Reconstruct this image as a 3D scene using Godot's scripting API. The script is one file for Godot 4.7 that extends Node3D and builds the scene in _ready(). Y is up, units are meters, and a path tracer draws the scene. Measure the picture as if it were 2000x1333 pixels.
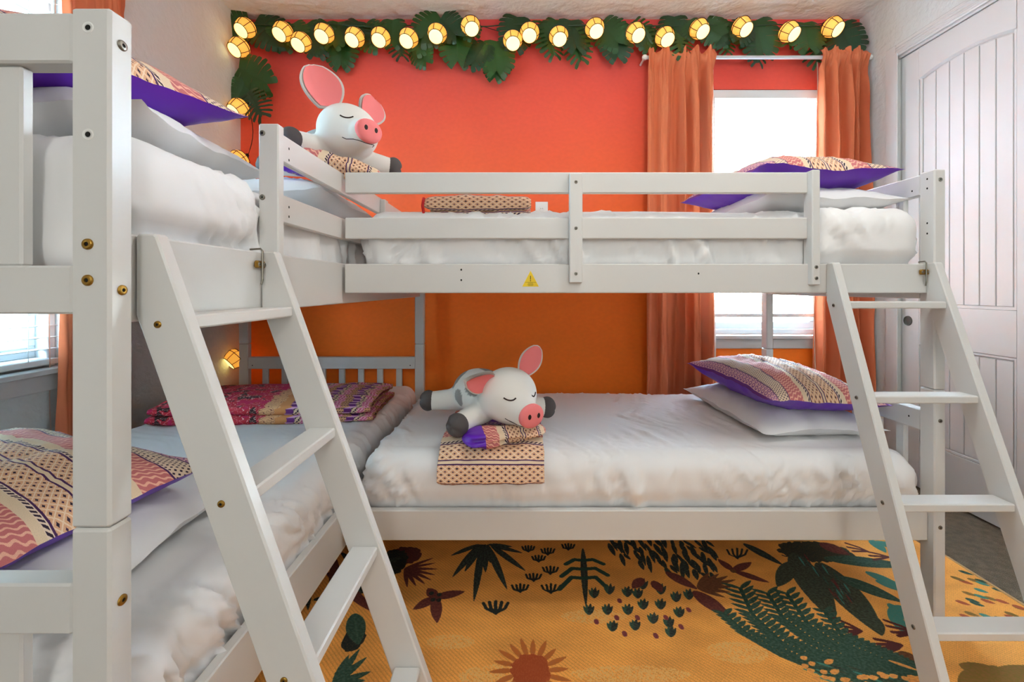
extends Node3D
# A children's bedroom with two white bunk beds, a sunset-painted wall, a lantern garland and a printed rug.
# Metres, y up. The camera stands at x 0, z 0, 1.11 m above the floor and looks along -z.

const CEIL := 2.834
const XL := -1.786      # left wall
const XR := 2.183       # right wall
const ZB := -2.84       # back wall
const ZF := 2.7         # wall behind the camera
const T := 0.14         # wall thickness
const RUG_MOTIFS := [
	[3,8,75,28,687,1125],
	[3,8,110,30,1150,1232],
	[3,8,130,40,858,1004],
	[3,8,170,30,1215,1010],
	[3,8,90,40,1558,1086],
	[0,6,17,979,1024,1042,1030],
	[0,6,17,976,1040,1041,1071],
	[0,6,17,967,1054,1012,1101],
	[0,6,17,955,1065,984,1131],
	[0,6,17,939,1071,943,1135],
	[0,6,17,923,1071,904,1140],
	[0,6,17,908,1065,870,1117],
	[0,6,17,895,1054,835,1095],
	[0,6,17,886,1040,824,1055],
	[0,6,17,883,1024,812,1017],
	[0,6,17,886,1008,829,980],
	[0,6,17,895,994,844,942],
	[0,6,17,907,983,881,924],
	[0,6,17,923,977,918,905],
	[0,6,17,939,977,957,916],
	[0,6,17,955,983,997,924],
	[0,6,17,967,994,1020,958],
	[0,6,17,976,1008,1046,990],
	[2,5,58,58,931,1024],
	[0,0,30,728,1649,645,1434],
	[0,0,30,736,1649,688,1468],
	[0,0,30,742,1649,740,1302],
	[0,0,30,749,1649,769,1464],
	[0,0,30,763,1649,855,1365],
	[0,0,30,775,1649,924,1471],
	[0,0,26,727,1649,618,1569],
	[0,0,26,773,1649,913,1590],
	[0,0,26,753,1649,785,1522],
	[0,0,26,767,1649,870,1634],
	[0,3,40,602,1323,702,1355],
	[0,3,40,602,1323,536,1263],
	[0,3,40,602,1323,630,1203],
	[0,3,40,602,1323,565,1371],
	[2,0,9,9,585,1344],
	[2,0,9,9,614,1338],
	[2,0,9,9,597,1312],
	[2,0,9,9,617,1310],
	[2,3,70,60,428,1573],
	[2,0,60,90,390,1522],
	[0,3,16,450,1489,564,1522],
	[0,3,16,450,1489,581,1483],
	[0,3,16,450,1489,578,1446],
	[0,3,16,450,1489,569,1416],
	[0,3,16,450,1489,550,1393],
	[0,3,16,450,1489,519,1382],
	[0,3,16,450,1489,549,1556],
	[0,3,16,450,1489,488,1376],
	[0,0,40,163,1587,469,1302],
	[0,0,40,79,1594,34,1590],
	[0,0,40,324,1506,422,1556],
	[0,0,40,341,1411,273,1385],
	[0,0,40,88,1519,114,1587],
	[0,3,40,251,1318,204,1446],
	[0,0,40,200,1506,422,1318],
	[0,0,40,360,1486,445,1307],
	[0,3,40,146,1556,273,1253],
	[0,0,40,174,1312,369,1368],
	[0,0,40,234,1396,446,1360],
	[0,3,40,159,1458,306,1376],
	[0,0,40,253,1562,219,1363],
	[0,0,40,18,1598,179,1260],
	[0,3,40,220,1416,399,1256],
	[0,3,40,191,1569,407,1443],
	[1,0,7,815,1251,788,1268,775,1296],
	[1,0,7,818,1247,803,1270,796,1301],
	[1,0,7,821,1244,819,1272,817,1305],
	[1,0,7,823,1247,835,1270,839,1301],
	[1,0,7,825,1251,851,1268,861,1296],
	[1,0,5,898,1357,881,1365,873,1389],
	[1,0,5,901,1353,893,1368,889,1392],
	[1,0,5,904,1349,904,1371,904,1396],
	[1,0,5,906,1353,915,1368,919,1392],
	[1,0,5,909,1357,926,1365,934,1389],
	[1,0,5,948,1419,932,1427,926,1451],
	[1,0,5,951,1415,943,1430,940,1454],
	[1,0,5,954,1411,954,1433,955,1457],
	[1,0,5,957,1415,965,1430,970,1454],
	[1,0,5,960,1419,976,1427,985,1451],
	[1,0,5,1015,1461,999,1469,993,1494],
	[1,0,5,1017,1457,1010,1472,1008,1498],
	[1,0,5,1020,1452,1022,1475,1024,1501],
	[1,0,5,1023,1457,1033,1472,1038,1498],
	[1,0,5,1027,1461,1044,1469,1053,1494],
	[1,0,5,1009,1352,990,1363,983,1388],
	[1,0,5,1012,1348,1003,1365,1001,1392],
	[1,0,5,1014,1344,1016,1368,1018,1396],
	[1,0,5,1017,1348,1028,1365,1035,1392],
	[1,0,5,1020,1352,1041,1363,1052,1388],
	[1,0,5,972,1539,959,1544,953,1568],
	[1,0,5,975,1534,969,1547,966,1572],
	[1,0,5,978,1529,979,1550,980,1575],
	[1,0,5,981,1534,989,1547,994,1572],
	[1,0,5,985,1539,999,1544,1007,1568],
	[1,0,5,1013,1587,998,1592,993,1618],
	[1,0,5,1015,1582,1009,1596,1007,1622],
	[1,0,5,1018,1576,1020,1599,1021,1625],
	[1,0,5,1022,1582,1030,1596,1035,1622],
	[1,0,5,1025,1587,1040,1592,1049,1618],
	[1,0,5,932,1608,919,1612,913,1637],
	[1,0,5,935,1603,929,1616,926,1641],
	[1,0,5,938,1598,939,1619,939,1644],
	[1,0,5,942,1603,949,1616,952,1641],
	[1,0,5,945,1608,958,1612,965,1637],
	[1,0,5,1101,1619,1088,1623,1084,1648],
	[1,0,5,1104,1614,1099,1627,1098,1652],
	[1,0,5,1106,1608,1109,1630,1111,1655],
	[1,0,5,1110,1614,1118,1627,1124,1652],
	[1,0,5,1114,1619,1127,1623,1137,1648],
	[1,0,5,1785,1559,1768,1576,1774,1612],
	[1,0,5,1785,1554,1785,1580,1798,1618],
	[1,0,5,1786,1549,1803,1583,1822,1623],
	[1,0,5,1791,1554,1817,1580,1841,1618],
	[1,0,5,1797,1559,1831,1576,1860,1612],
	[0,0,26,1168,1619,1129,1272],
	[1,1,14,1148,1483,1108,1489,1062,1440],
	[1,1,14,1148,1483,1199,1489,1239,1446],
	[1,1,14,1144,1428,1099,1434,1046,1365],
	[1,1,14,1144,1428,1191,1434,1224,1371],
	[1,1,14,1156,1539,1123,1545,1086,1515],
	[1,1,14,1156,1539,1199,1545,1235,1515],
	[0,1,14,1165,1318,1152,1363],
	[0,1,14,1165,1318,1165,1374],
	[0,0,14,1165,1318,1180,1376],
	[0,0,14,1165,1318,1191,1363],
	[0,1,14,1223,1338,1212,1385],
	[0,1,14,1223,1338,1225,1396],
	[0,0,14,1223,1338,1241,1399],
	[0,0,14,1223,1338,1252,1385],
	[0,1,14,1284,1325,1275,1371],
	[0,1,14,1284,1325,1289,1382],
	[0,0,14,1284,1325,1304,1385],
	[0,0,14,1284,1325,1314,1371],
	[0,1,14,1350,1365,1342,1413],
	[0,1,14,1350,1365,1357,1425],
	[0,0,14,1350,1365,1373,1428],
	[0,0,14,1350,1365,1383,1413],
	[0,1,14,1407,1338,1401,1385],
	[0,1,14,1407,1338,1416,1396],
	[0,0,14,1407,1338,1432,1399],
	[0,0,14,1407,1338,1441,1385],
	[0,1,14,1448,1300,1444,1344],
	[0,1,14,1448,1300,1458,1355],
	[0,0,14,1448,1300,1474,1357],
	[0,0,14,1448,1300,1482,1344],
	[0,1,14,1134,1239,1121,1280],
	[0,1,14,1134,1239,1133,1290],
	[0,0,14,1134,1239,1148,1292],
	[0,0,14,1134,1239,1158,1280],
	[0,1,14,1196,1239,1185,1280],
	[0,1,14,1196,1239,1197,1290],
	[0,0,14,1196,1239,1212,1292],
	[0,0,14,1196,1239,1222,1280],
	[0,1,14,1265,1239,1255,1280],
	[0,1,14,1265,1239,1268,1290],
	[0,0,14,1265,1239,1283,1292],
	[0,0,14,1265,1239,1293,1280],
	[0,1,14,1323,1263,1315,1305],
	[0,1,14,1323,1263,1329,1315],
	[0,0,14,1323,1263,1344,1318],
	[0,0,14,1323,1263,1353,1305],
	[0,1,14,1383,1263,1376,1305],
	[0,1,14,1383,1263,1390,1315],
	[0,0,14,1383,1263,1406,1318],
	[0,0,14,1383,1263,1414,1305],
	[0,1,14,1433,1227,1428,1268],
	[0,1,14,1433,1227,1442,1277],
	[0,0,14,1433,1227,1457,1280],
	[0,0,14,1433,1227,1465,1268],
	[0,1,14,1198,1168,1188,1205],
	[0,1,14,1198,1168,1200,1214],
	[0,0,14,1198,1168,1214,1216],
	[0,0,14,1198,1168,1223,1205],
	[0,1,14,1272,1172,1263,1209],
	[0,1,14,1272,1172,1275,1218],
	[0,0,14,1272,1172,1289,1221],
	[0,0,14,1272,1172,1298,1209],
	[0,1,14,1338,1200,1330,1239],
	[0,1,14,1338,1200,1343,1248],
	[0,0,14,1338,1200,1358,1251],
	[0,0,14,1338,1200,1367,1239],
	[0,1,14,1384,1183,1378,1221],
	[0,1,14,1384,1183,1391,1230],
	[0,0,14,1384,1183,1405,1232],
	[0,0,14,1384,1183,1413,1221],
	[0,1,14,1319,1318,1310,1363],
	[0,1,14,1319,1318,1324,1374],
	[0,0,14,1319,1318,1340,1376],
	[0,0,14,1319,1318,1349,1363],
	[0,1,14,1498,1312,1495,1357],
	[0,1,14,1498,1312,1510,1368],
	[0,0,14,1498,1312,1526,1371],
	[0,0,14,1498,1312,1534,1357],
	[0,1,14,1377,1145,1371,1181],
	[0,1,14,1377,1145,1384,1189],
	[0,0,14,1377,1145,1398,1192],
	[0,0,14,1377,1145,1406,1181],
	[2,9,8,12,1155,1209],
	[2,9,8,12,1226,1227],
	[2,9,8,12,1295,1227],
	[2,9,8,12,1236,1160],
	[2,9,8,12,1333,1151],
	[2,9,8,12,1253,1307],
	[2,9,8,12,1389,1227],
	[2,9,8,12,1479,1263],
	[2,9,8,12,1425,1187],
	[0,0,17,1298,1704,1310,1598],
	[0,0,23,1284,1657,1293,1566],
	[0,0,21,1336,1684,1324,1583],
	[0,0,21,1312,1664,1339,1576],
	[0,0,20,1318,1583,1317,1499],
	[0,0,19,1352,1696,1390,1627],
	[0,0,20,1358,1664,1346,1569],
	[0,0,17,1332,1580,1350,1542],
	[0,0,21,1393,1696,1387,1590],
	[0,0,22,1386,1627,1409,1583],
	[0,0,20,1380,1605,1393,1519],
	[0,0,20,1423,1700,1431,1601],
	[0,0,18,1411,1630,1409,1569],
	[0,0,16,1409,1608,1400,1502],
	[0,0,21,1384,1539,1385,1477],
	[0,0,19,1467,1704,1462,1634],
	[0,0,16,1440,1657,1454,1552],
	[0,0,18,1448,1616,1442,1519],
	[0,0,19,1426,1569,1410,1458],
	[0,0,24,1493,1692,1511,1623],
	[0,0,23,1479,1653,1486,1566],
	[0,0,23,1458,1605,1468,1519],
	[0,0,19,1461,1549,1473,1489],
	[0,0,23,1532,1716,1520,1619],
	[0,0,20,1506,1634,1502,1545],
	[0,0,19,1501,1601,1493,1525],
	[0,0,16,1479,1539,1473,1471],
	[0,0,22,1474,1493,1480,1422],
	[0,0,16,1567,1692,1552,1612],
	[0,0,19,1559,1657,1547,1573],
	[0,0,23,1539,1580,1521,1499],
	[0,0,22,1523,1559,1517,1461],
	[0,0,20,1499,1506,1509,1455],
	[0,0,20,1601,1676,1597,1634],
	[0,0,22,1592,1657,1593,1573],
	[0,0,16,1549,1580,1560,1512],
	[0,0,23,1557,1549,1562,1480],
	[0,0,19,1551,1525,1516,1416],
	[0,0,18,1614,1680,1648,1619],
	[0,0,17,1613,1642,1631,1576],
	[0,0,24,1586,1605,1579,1509],
	[0,0,21,1581,1545,1589,1474],
	[0,0,23,1555,1522,1543,1425],
	[0,0,17,1665,1684,1678,1619],
	[0,0,18,1634,1645,1622,1545],
	[0,0,24,1617,1601,1639,1525],
	[0,0,17,1596,1542,1608,1480],
	[0,0,19,1607,1512,1593,1449],
	[0,0,23,1582,1480,1570,1416],
	[0,0,21,1704,1692,1681,1587],
	[0,0,23,1662,1627,1694,1576],
	[0,0,20,1661,1594,1635,1502],
	[0,0,24,1633,1552,1655,1493],
	[0,0,18,1638,1519,1616,1437],
	[0,0,21,1599,1458,1626,1419],
	[0,0,18,1713,1676,1728,1630],
	[0,0,24,1699,1638,1709,1549],
	[0,0,23,1703,1612,1693,1532],
	[0,0,22,1669,1552,1652,1461],
	[0,0,18,1670,1525,1664,1458],
	[0,0,21,1638,1461,1633,1379],
	[0,3,40,1368,1428,1314,1371],
	[0,3,40,1402,1413,1414,1349],
	[0,3,45,1467,1464,1550,1365],
	[0,3,34,1731,1471,1705,1545],
	[0,3,34,1731,1471,1830,1525],
	[0,3,34,1731,1471,1835,1405],
	[2,4,12,12,1731,1471],
	[0,4,22,1552,1371,1716,1419],
	[0,4,22,1552,1371,1692,1382],
	[0,4,22,1552,1371,1665,1349],
	[0,4,22,1552,1371,1631,1323],
	[0,4,22,1552,1371,1667,1452],
	[0,4,22,1552,1371,1631,1458],
	[0,4,22,1552,1371,1697,1440],
	[0,3,62,1531,1355,1606,1225],
	[2,11,150,75,2130,1598],
	[0,11,110,2040,1590,1939,1209],
	[0,11,120,2100,1522,2047,1151],
	[0,11,60,1998,1529,1851,1382],
	[0,0,45,1866,1657,1947,1506],
	[0,1,70,2139,1549,2452,1502],
	[0,1,70,2119,1434,2243,1297],
	[0,3,70,2192,1657,2261,1573],
	[0,11,60,2077,1256,2047,1151],
	[0,3,7,2076,1423,2062,1367],
	[0,3,7,2038,1353,2026,1301],
	[0,0,7,2091,1509,2076,1446],
	[0,0,7,2046,1314,2034,1264],
	[0,2,7,2075,1390,2062,1335],
	[0,2,7,2102,1509,2086,1446],
	[0,2,7,2041,1336,2029,1285],
	[0,2,7,2057,1500,2043,1438],
	[0,1,7,2070,1412,2057,1356],
	[0,2,7,2044,1565,2030,1498],
	[0,0,7,2059,1484,2045,1423],
	[0,1,7,2061,1550,2047,1484],
	[0,1,7,2116,1466,2100,1406],
	[0,1,7,2078,1348,2065,1296],
	[0,3,7,2078,1583,2063,1515],
	[0,1,7,2046,1349,2034,1297],
	[0,2,7,2108,1400,2093,1345],
	[0,2,7,2057,1367,2044,1314],
	[0,3,7,2078,1407,2064,1351],
	[0,3,7,2086,1426,2071,1369],
	[0,0,7,2091,1396,2077,1341],
	[0,0,7,2080,1500,2065,1438],
	[0,3,7,2033,1373,2021,1319],
	[0,3,7,2072,1340,2059,1288],
	[0,0,7,2083,1349,2069,1297],
	[0,1,7,2057,1441,2044,1383],
	[0,2,46,2240,1464,2312,1376],
	[0,2,46,2238,1413,2330,1344],
	[0,2,46,2185,1292,2198,1187],
	[0,2,46,2162,1244,2128,1155],
	[0,2,46,2418,1664,2551,1627],
	[0,2,46,2219,1280,2125,1209],
	[0,2,46,2261,1268,2162,1244],
	[0,2,46,2434,1684,2423,1590],
	[1,3,8,1997,1172,1980,1199,1949,1227],
	[1,3,8,1997,1172,1973,1185,1935,1198],
	[1,3,8,1997,1172,1968,1170,1926,1168],
	[1,3,8,1997,1172,1973,1161,1937,1149],
	[1,3,8,2079,1117,2053,1128,2014,1139],
	[1,3,8,2079,1117,2050,1118,2008,1119],
	[1,3,8,2079,1117,2051,1110,2011,1103],
	[1,3,8,2079,1117,2057,1104,2023,1092],
	[1,3,8,2165,1164,2145,1189,2110,1216],
	[1,3,8,2165,1164,2138,1178,2097,1192],
	[1,3,8,2165,1164,2135,1165,2092,1166],
	[1,3,8,2165,1164,2139,1158,2100,1151],
	[1,3,8,2355,1598,2340,1627,2306,1657],
	[1,3,8,2355,1598,2333,1612,2293,1627],
	[1,3,8,2355,1598,2332,1598,2293,1598],
	[1,3,8,2411,1562,2388,1580,2348,1598],
	[1,3,8,2411,1562,2383,1566,2339,1569],
	[1,3,8,2411,1562,2380,1552,2334,1542],
	[0,4,62,2061,1092,2053,1014],
	[1,1,13,1710,1371,1687,1244,1717,1119,1827,1031,1963,967],
	[0,1,17,1710,1371,1652,1401],
	[0,1,17,1710,1371,1772,1416],
	[0,1,17,1705,1344,1648,1373],
	[0,1,17,1705,1344,1766,1388],
	[0,1,17,1700,1318,1644,1346],
	[0,1,17,1700,1318,1761,1360],
	[0,1,17,1696,1292,1641,1319],
	[0,1,17,1696,1292,1755,1333],
	[0,1,17,1692,1268,1637,1294],
	[0,1,17,1692,1268,1750,1307],
	[0,1,17,1687,1244,1634,1269],
	[0,1,17,1687,1244,1745,1282],
	[0,1,17,1692,1225,1639,1249],
	[0,1,17,1692,1225,1749,1262],
	[0,1,17,1696,1206,1644,1230],
	[0,1,17,1696,1206,1752,1242],
	[0,1,17,1701,1188,1649,1211],
	[0,1,17,1701,1188,1756,1223],
	[0,1,17,1705,1170,1654,1193],
	[0,1,17,1705,1170,1760,1204],
	[0,1,17,1709,1153,1659,1175],
	[0,1,17,1709,1153,1763,1186],
	[0,1,17,1713,1136,1664,1157],
	[0,1,17,1713,1136,1766,1169],
	[0,1,17,1717,1119,1668,1140],
	[0,1,17,1717,1119,1770,1151],
	[0,1,17,1728,1110,1681,1131],
	[0,1,17,1728,1110,1781,1141],
	[0,1,17,1740,1100,1693,1121],
	[0,1,17,1740,1100,1793,1132],
	[0,1,17,1751,1091,1704,1112],
	[0,1,17,1751,1091,1804,1122],
	[0,1,17,1763,1082,1716,1102],
	[0,1,17,1763,1082,1815,1113],
	[0,1,17,1774,1073,1728,1093],
	[0,1,17,1774,1073,1826,1103],
	[0,1,17,1784,1065,1739,1084],
	[0,1,17,1784,1065,1837,1094],
	[0,1,17,1795,1056,1750,1075],
	[0,1,17,1795,1056,1848,1085],
	[0,1,17,1806,1047,1761,1066],
	[0,1,17,1806,1047,1858,1076],
	[0,1,17,1816,1039,1772,1058],
	[0,1,17,1816,1039,1869,1067],
	[0,1,17,1827,1031,1783,1049],
	[0,1,17,1827,1031,1879,1059],
	[0,1,17,1839,1025,1795,1043],
	[0,1,17,1839,1025,1891,1053],
	[0,1,17,1851,1020,1808,1038],
	[0,1,17,1851,1020,1903,1047],
	[0,1,17,1862,1014,1820,1032],
	[0,1,17,1862,1014,1914,1041],
	[0,1,17,1874,1009,1832,1027],
	[0,1,17,1874,1009,1926,1036],
	[0,1,17,1885,1003,1844,1021],
	[0,1,17,1885,1003,1938,1030],
	[0,1,17,1897,998,1855,1016],
	[0,1,17,1897,998,1949,1025],
	[0,1,17,1908,993,1867,1010],
	[0,1,17,1908,993,1960,1019],
	[0,1,17,1919,987,1879,1005],
	[0,1,17,1919,987,1972,1014],
	[0,1,17,1931,982,1890,999],
	[0,1,17,1931,982,1983,1008],
	[0,1,17,1942,977,1901,994],
	[0,1,17,1942,977,1994,1003],
	[0,1,17,1953,972,1913,989],
	[0,1,17,1953,972,2005,997],
	[1,1,13,1795,1344,1780,1225,1822,1111,1917,1032,2016,978],
	[0,1,17,1795,1344,1746,1370],
	[0,1,17,1795,1344,1853,1383],
	[0,1,17,1792,1319,1744,1344],
	[0,1,17,1792,1319,1848,1356],
	[0,1,17,1789,1294,1741,1318],
	[0,1,17,1789,1294,1844,1331],
	[0,1,17,1786,1270,1739,1294],
	[0,1,17,1786,1270,1840,1306],
	[0,1,17,1783,1247,1737,1270],
	[0,1,17,1783,1247,1836,1282],
	[0,1,17,1780,1225,1734,1247],
	[0,1,17,1780,1225,1833,1259],
	[0,1,17,1786,1210,1741,1232],
	[0,1,17,1786,1210,1838,1243],
	[0,1,17,1791,1195,1747,1216],
	[0,1,17,1791,1195,1843,1227],
	[0,1,17,1797,1180,1753,1201],
	[0,1,17,1797,1180,1848,1212],
	[0,1,17,1802,1166,1758,1186],
	[0,1,17,1802,1166,1853,1197],
	[0,1,17,1807,1152,1764,1172],
	[0,1,17,1807,1152,1858,1182],
	[0,1,17,1812,1138,1770,1158],
	[0,1,17,1812,1138,1862,1168],
	[0,1,17,1817,1125,1775,1144],
	[0,1,17,1817,1125,1867,1153],
	[0,1,17,1822,1111,1781,1130],
	[0,1,17,1822,1111,1871,1140],
	[0,1,17,1833,1102,1792,1121],
	[0,1,17,1833,1102,1882,1130],
	[0,1,17,1844,1093,1804,1111],
	[0,1,17,1844,1093,1893,1120],
	[0,1,17,1855,1084,1815,1102],
	[0,1,17,1855,1084,1904,1111],
	[0,1,17,1866,1075,1826,1093],
	[0,1,17,1866,1075,1915,1102],
	[0,1,17,1876,1066,1837,1084],
	[0,1,17,1876,1066,1925,1093],
	[0,1,17,1887,1058,1848,1075],
	[0,1,17,1887,1058,1935,1084],
	[0,1,17,1897,1049,1858,1066],
	[0,1,17,1897,1049,1945,1075],
	[0,1,17,1907,1041,1869,1058],
	[0,1,17,1907,1041,1955,1066],
	[0,1,17,1917,1032,1879,1049],
	[0,1,17,1917,1032,1965,1058],
	[0,1,17,1928,1026,1891,1043],
	[0,1,17,1928,1026,1977,1051],
	[0,1,17,1940,1020,1902,1036],
	[0,1,17,1940,1020,1988,1044],
	[0,1,17,1951,1014,1914,1030],
	[0,1,17,1951,1014,1999,1038],
	[0,1,17,1962,1007,1925,1024],
	[0,1,17,1962,1007,2010,1032],
	[0,1,17,1973,1001,1937,1017],
	[0,1,17,1973,1001,2021,1025],
	[0,1,17,1984,995,1948,1011],
	[0,1,17,1984,995,2032,1019],
	[0,1,17,1994,989,1959,1005],
	[0,1,17,1994,989,2042,1013],
	[0,1,17,2005,984,1970,999],
	[0,1,17,2005,984,2053,1007],
	[1,1,13,1864,1344,1845,1194,1898,1086,2006,999],
	[0,1,17,1864,1344,1818,1368],
	[0,1,17,1864,1344,1919,1381],
	[0,1,17,1860,1317,1816,1340],
	[0,1,17,1860,1317,1915,1352],
	[0,1,17,1857,1290,1813,1313],
	[0,1,17,1857,1290,1910,1325],
	[0,1,17,1854,1265,1811,1287],
	[0,1,17,1854,1265,1906,1298],
	[0,1,17,1851,1241,1808,1262],
	[0,1,17,1851,1241,1902,1273],
	[0,1,17,1848,1217,1806,1237],
	[0,1,17,1848,1217,1898,1248],
	[0,1,17,1845,1194,1804,1214],
	[0,1,17,1845,1194,1894,1224],
	[0,1,17,1852,1179,1811,1199],
	[0,1,17,1852,1179,1901,1209],
	[0,1,17,1859,1165,1819,1185],
	[0,1,17,1859,1165,1908,1194],
	[0,1,17,1866,1152,1826,1170],
	[0,1,17,1866,1152,1914,1180],
	[0,1,17,1872,1138,1833,1156],
	[0,1,17,1872,1138,1921,1166],
	[0,1,17,1879,1125,1840,1143],
	[0,1,17,1879,1125,1927,1152],
	[0,1,17,1885,1112,1847,1129],
	[0,1,17,1885,1112,1933,1138],
	[0,1,17,1892,1099,1854,1116],
	[0,1,17,1892,1099,1939,1125],
	[0,1,17,1898,1086,1861,1103],
	[0,1,17,1898,1086,1945,1112],
	[0,1,17,1908,1078,1871,1095],
	[0,1,17,1908,1078,1955,1103],
	[0,1,17,1919,1070,1882,1086],
	[0,1,17,1919,1070,1965,1095],
	[0,1,17,1929,1061,1893,1078],
	[0,1,17,1929,1061,1975,1086],
	[0,1,17,1939,1053,1903,1069],
	[0,1,17,1939,1053,1985,1078],
	[0,1,17,1949,1045,1913,1061],
	[0,1,17,1949,1045,1995,1069],
	[0,1,17,1959,1037,1923,1053],
	[0,1,17,1959,1037,2005,1061],
	[0,1,17,1968,1029,1933,1045],
	[0,1,17,1968,1029,2014,1053],
	[0,1,17,1978,1021,1943,1037],
	[0,1,17,1978,1021,2024,1045],
	[0,1,17,1987,1014,1953,1029],
	[0,1,17,1987,1014,2033,1037],
	[0,1,17,1997,1006,1963,1021],
	[0,1,17,1997,1006,2042,1029],
	[1,1,13,1939,1253,1921,1139,2005,1066,2054,1004],
	[0,1,17,1939,1253,1906,1271],
	[0,1,17,1939,1253,1983,1280],
	[0,1,17,1935,1229,1902,1246],
	[0,1,17,1935,1229,1978,1254],
	[0,1,17,1932,1205,1899,1222],
	[0,1,17,1932,1205,1974,1230],
	[0,1,17,1928,1183,1896,1198],
	[0,1,17,1928,1183,1969,1206],
	[0,1,17,1925,1160,1893,1176],
	[0,1,17,1925,1160,1965,1184],
	[0,1,17,1921,1139,1890,1154],
	[0,1,17,1921,1139,1961,1162],
	[0,1,17,1932,1129,1901,1144],
	[0,1,17,1932,1129,1972,1152],
	[0,1,17,1943,1120,1912,1135],
	[0,1,17,1943,1120,1983,1142],
	[0,1,17,1954,1111,1923,1125],
	[0,1,17,1954,1111,1993,1132],
	[0,1,17,1964,1102,1934,1116],
	[0,1,17,1964,1102,2004,1123],
	[0,1,17,1974,1093,1945,1106],
	[0,1,17,1974,1093,2014,1114],
	[0,1,17,1985,1084,1955,1097],
	[0,1,17,1985,1084,2024,1104],
	[0,1,17,1995,1075,1966,1088],
	[0,1,17,1995,1075,2034,1095],
	[0,1,17,2005,1066,1976,1079],
	[0,1,17,2005,1066,2044,1086],
	[0,1,17,2012,1057,1983,1070],
	[0,1,17,2012,1057,2051,1077],
	[0,1,17,2019,1048,1991,1061],
	[0,1,17,2019,1048,2058,1067],
	[0,1,17,2026,1039,1998,1051],
	[0,1,17,2026,1039,2065,1058],
	[0,1,17,2033,1030,2006,1042],
	[0,1,17,2033,1030,2072,1049],
	[0,1,17,2040,1021,2013,1033],
	[0,1,17,2040,1021,2078,1040],
	[0,1,17,2047,1012,2020,1024],
	[0,1,17,2047,1012,2085,1031],
	[1,1,13,1592,1244,1625,1155,1701,1068,1820,983],
	[0,1,17,1592,1244,1555,1261],
	[0,1,17,1592,1244,1630,1270],
	[0,1,17,1599,1225,1562,1242],
	[0,1,17,1599,1225,1636,1251],
	[0,1,17,1606,1207,1569,1224],
	[0,1,17,1606,1207,1642,1232],
	[0,1,17,1612,1189,1576,1206],
	[0,1,17,1612,1189,1648,1214],
	[0,1,17,1619,1172,1583,1188],
	[0,1,17,1619,1172,1654,1196],
	[0,1,17,1625,1155,1590,1171],
	[0,1,17,1625,1155,1660,1179],
	[0,1,17,1635,1144,1600,1159],
	[0,1,17,1635,1144,1670,1167],
	[0,1,17,1645,1132,1611,1147],
	[0,1,17,1645,1132,1680,1155],
	[0,1,17,1655,1121,1621,1136],
	[0,1,17,1655,1121,1690,1143],
	[0,1,17,1664,1110,1631,1125],
	[0,1,17,1664,1110,1699,1132],
	[0,1,17,1674,1099,1641,1113],
	[0,1,17,1674,1099,1709,1121],
	[0,1,17,1683,1089,1651,1103],
	[0,1,17,1683,1089,1718,1110],
	[0,1,17,1692,1078,1660,1092],
	[0,1,17,1692,1078,1727,1099],
	[0,1,17,1701,1068,1670,1081],
	[0,1,17,1701,1068,1736,1088],
	[0,1,17,1713,1060,1681,1073],
	[0,1,17,1713,1060,1747,1080],
	[0,1,17,1724,1051,1693,1065],
	[0,1,17,1724,1051,1759,1071],
	[0,1,17,1735,1043,1705,1056],
	[0,1,17,1735,1043,1770,1063],
	[0,1,17,1747,1035,1716,1048],
	[0,1,17,1747,1035,1781,1055],
	[0,1,17,1757,1028,1727,1040],
	[0,1,17,1757,1028,1792,1047],
	[0,1,17,1768,1020,1738,1032],
	[0,1,17,1768,1020,1802,1039],
	[0,1,17,1779,1012,1749,1025],
	[0,1,17,1779,1012,1813,1031],
	[0,1,17,1790,1005,1760,1017],
	[0,1,17,1790,1005,1824,1023],
	[0,1,17,1800,997,1771,1009],
	[0,1,17,1800,997,1834,1015],
	[0,1,17,1810,990,1781,1002],
	[0,1,17,1810,990,1844,1008],
	[0,1,120,1724,1055,2048,967],
	[0,1,100,1775,999,2068,959],
	[0,11,7,1801,1027,1837,1009],
	[0,11,7,1838,973,1872,956],
	[0,0,7,1965,967,1997,950],
	[0,2,7,1811,972,1846,955],
	[0,2,7,1745,999,1781,982],
	[0,0,7,1832,965,1866,949],
	[0,2,7,1902,989,1936,971],
	[0,0,7,1953,983,1986,965],
	[0,0,7,1757,982,1793,964],
	[0,2,7,1922,1013,1957,995],
	[0,0,7,1806,1040,1842,1021],
	[0,2,7,1771,1051,1808,1031],
	[0,11,7,1816,974,1850,957],
	[0,11,7,1887,962,1920,946],
	[0,2,7,1886,998,1920,980],
	[0,2,7,1883,1001,1918,983],
	[0,2,7,1966,999,1999,981],
	[0,2,7,1719,1028,1756,1010],
	[0,2,7,1752,1027,1789,1008],
	[0,11,7,1916,988,1949,970],
	[0,11,7,1921,1000,1955,982],
	[0,2,7,1750,1009,1787,991],
	[0,11,7,1954,1004,1987,986],
	[0,11,7,1851,1038,1887,1019],
	[0,11,7,1900,1009,1934,991],
	[0,2,7,1855,1019,1890,1001],
	[0,10,16,1981,977,2015,985],
	[0,10,16,1727,1021,1750,1024],
	[0,10,16,1993,980,2028,986],
	[0,10,16,1885,997,1915,1002],
	[0,10,16,1761,1014,1783,1021],
	[0,10,16,1722,1036,1743,1041],
	[0,10,16,1978,997,2000,1000],
	[0,10,16,1727,994,1747,998],
	[0,10,16,1768,991,1790,998],
	[0,10,16,1921,962,1950,973],
	[0,10,16,1851,995,1885,1006],
	[0,10,16,1752,999,1774,1000],
	[0,10,16,1861,996,1892,1006],
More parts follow.
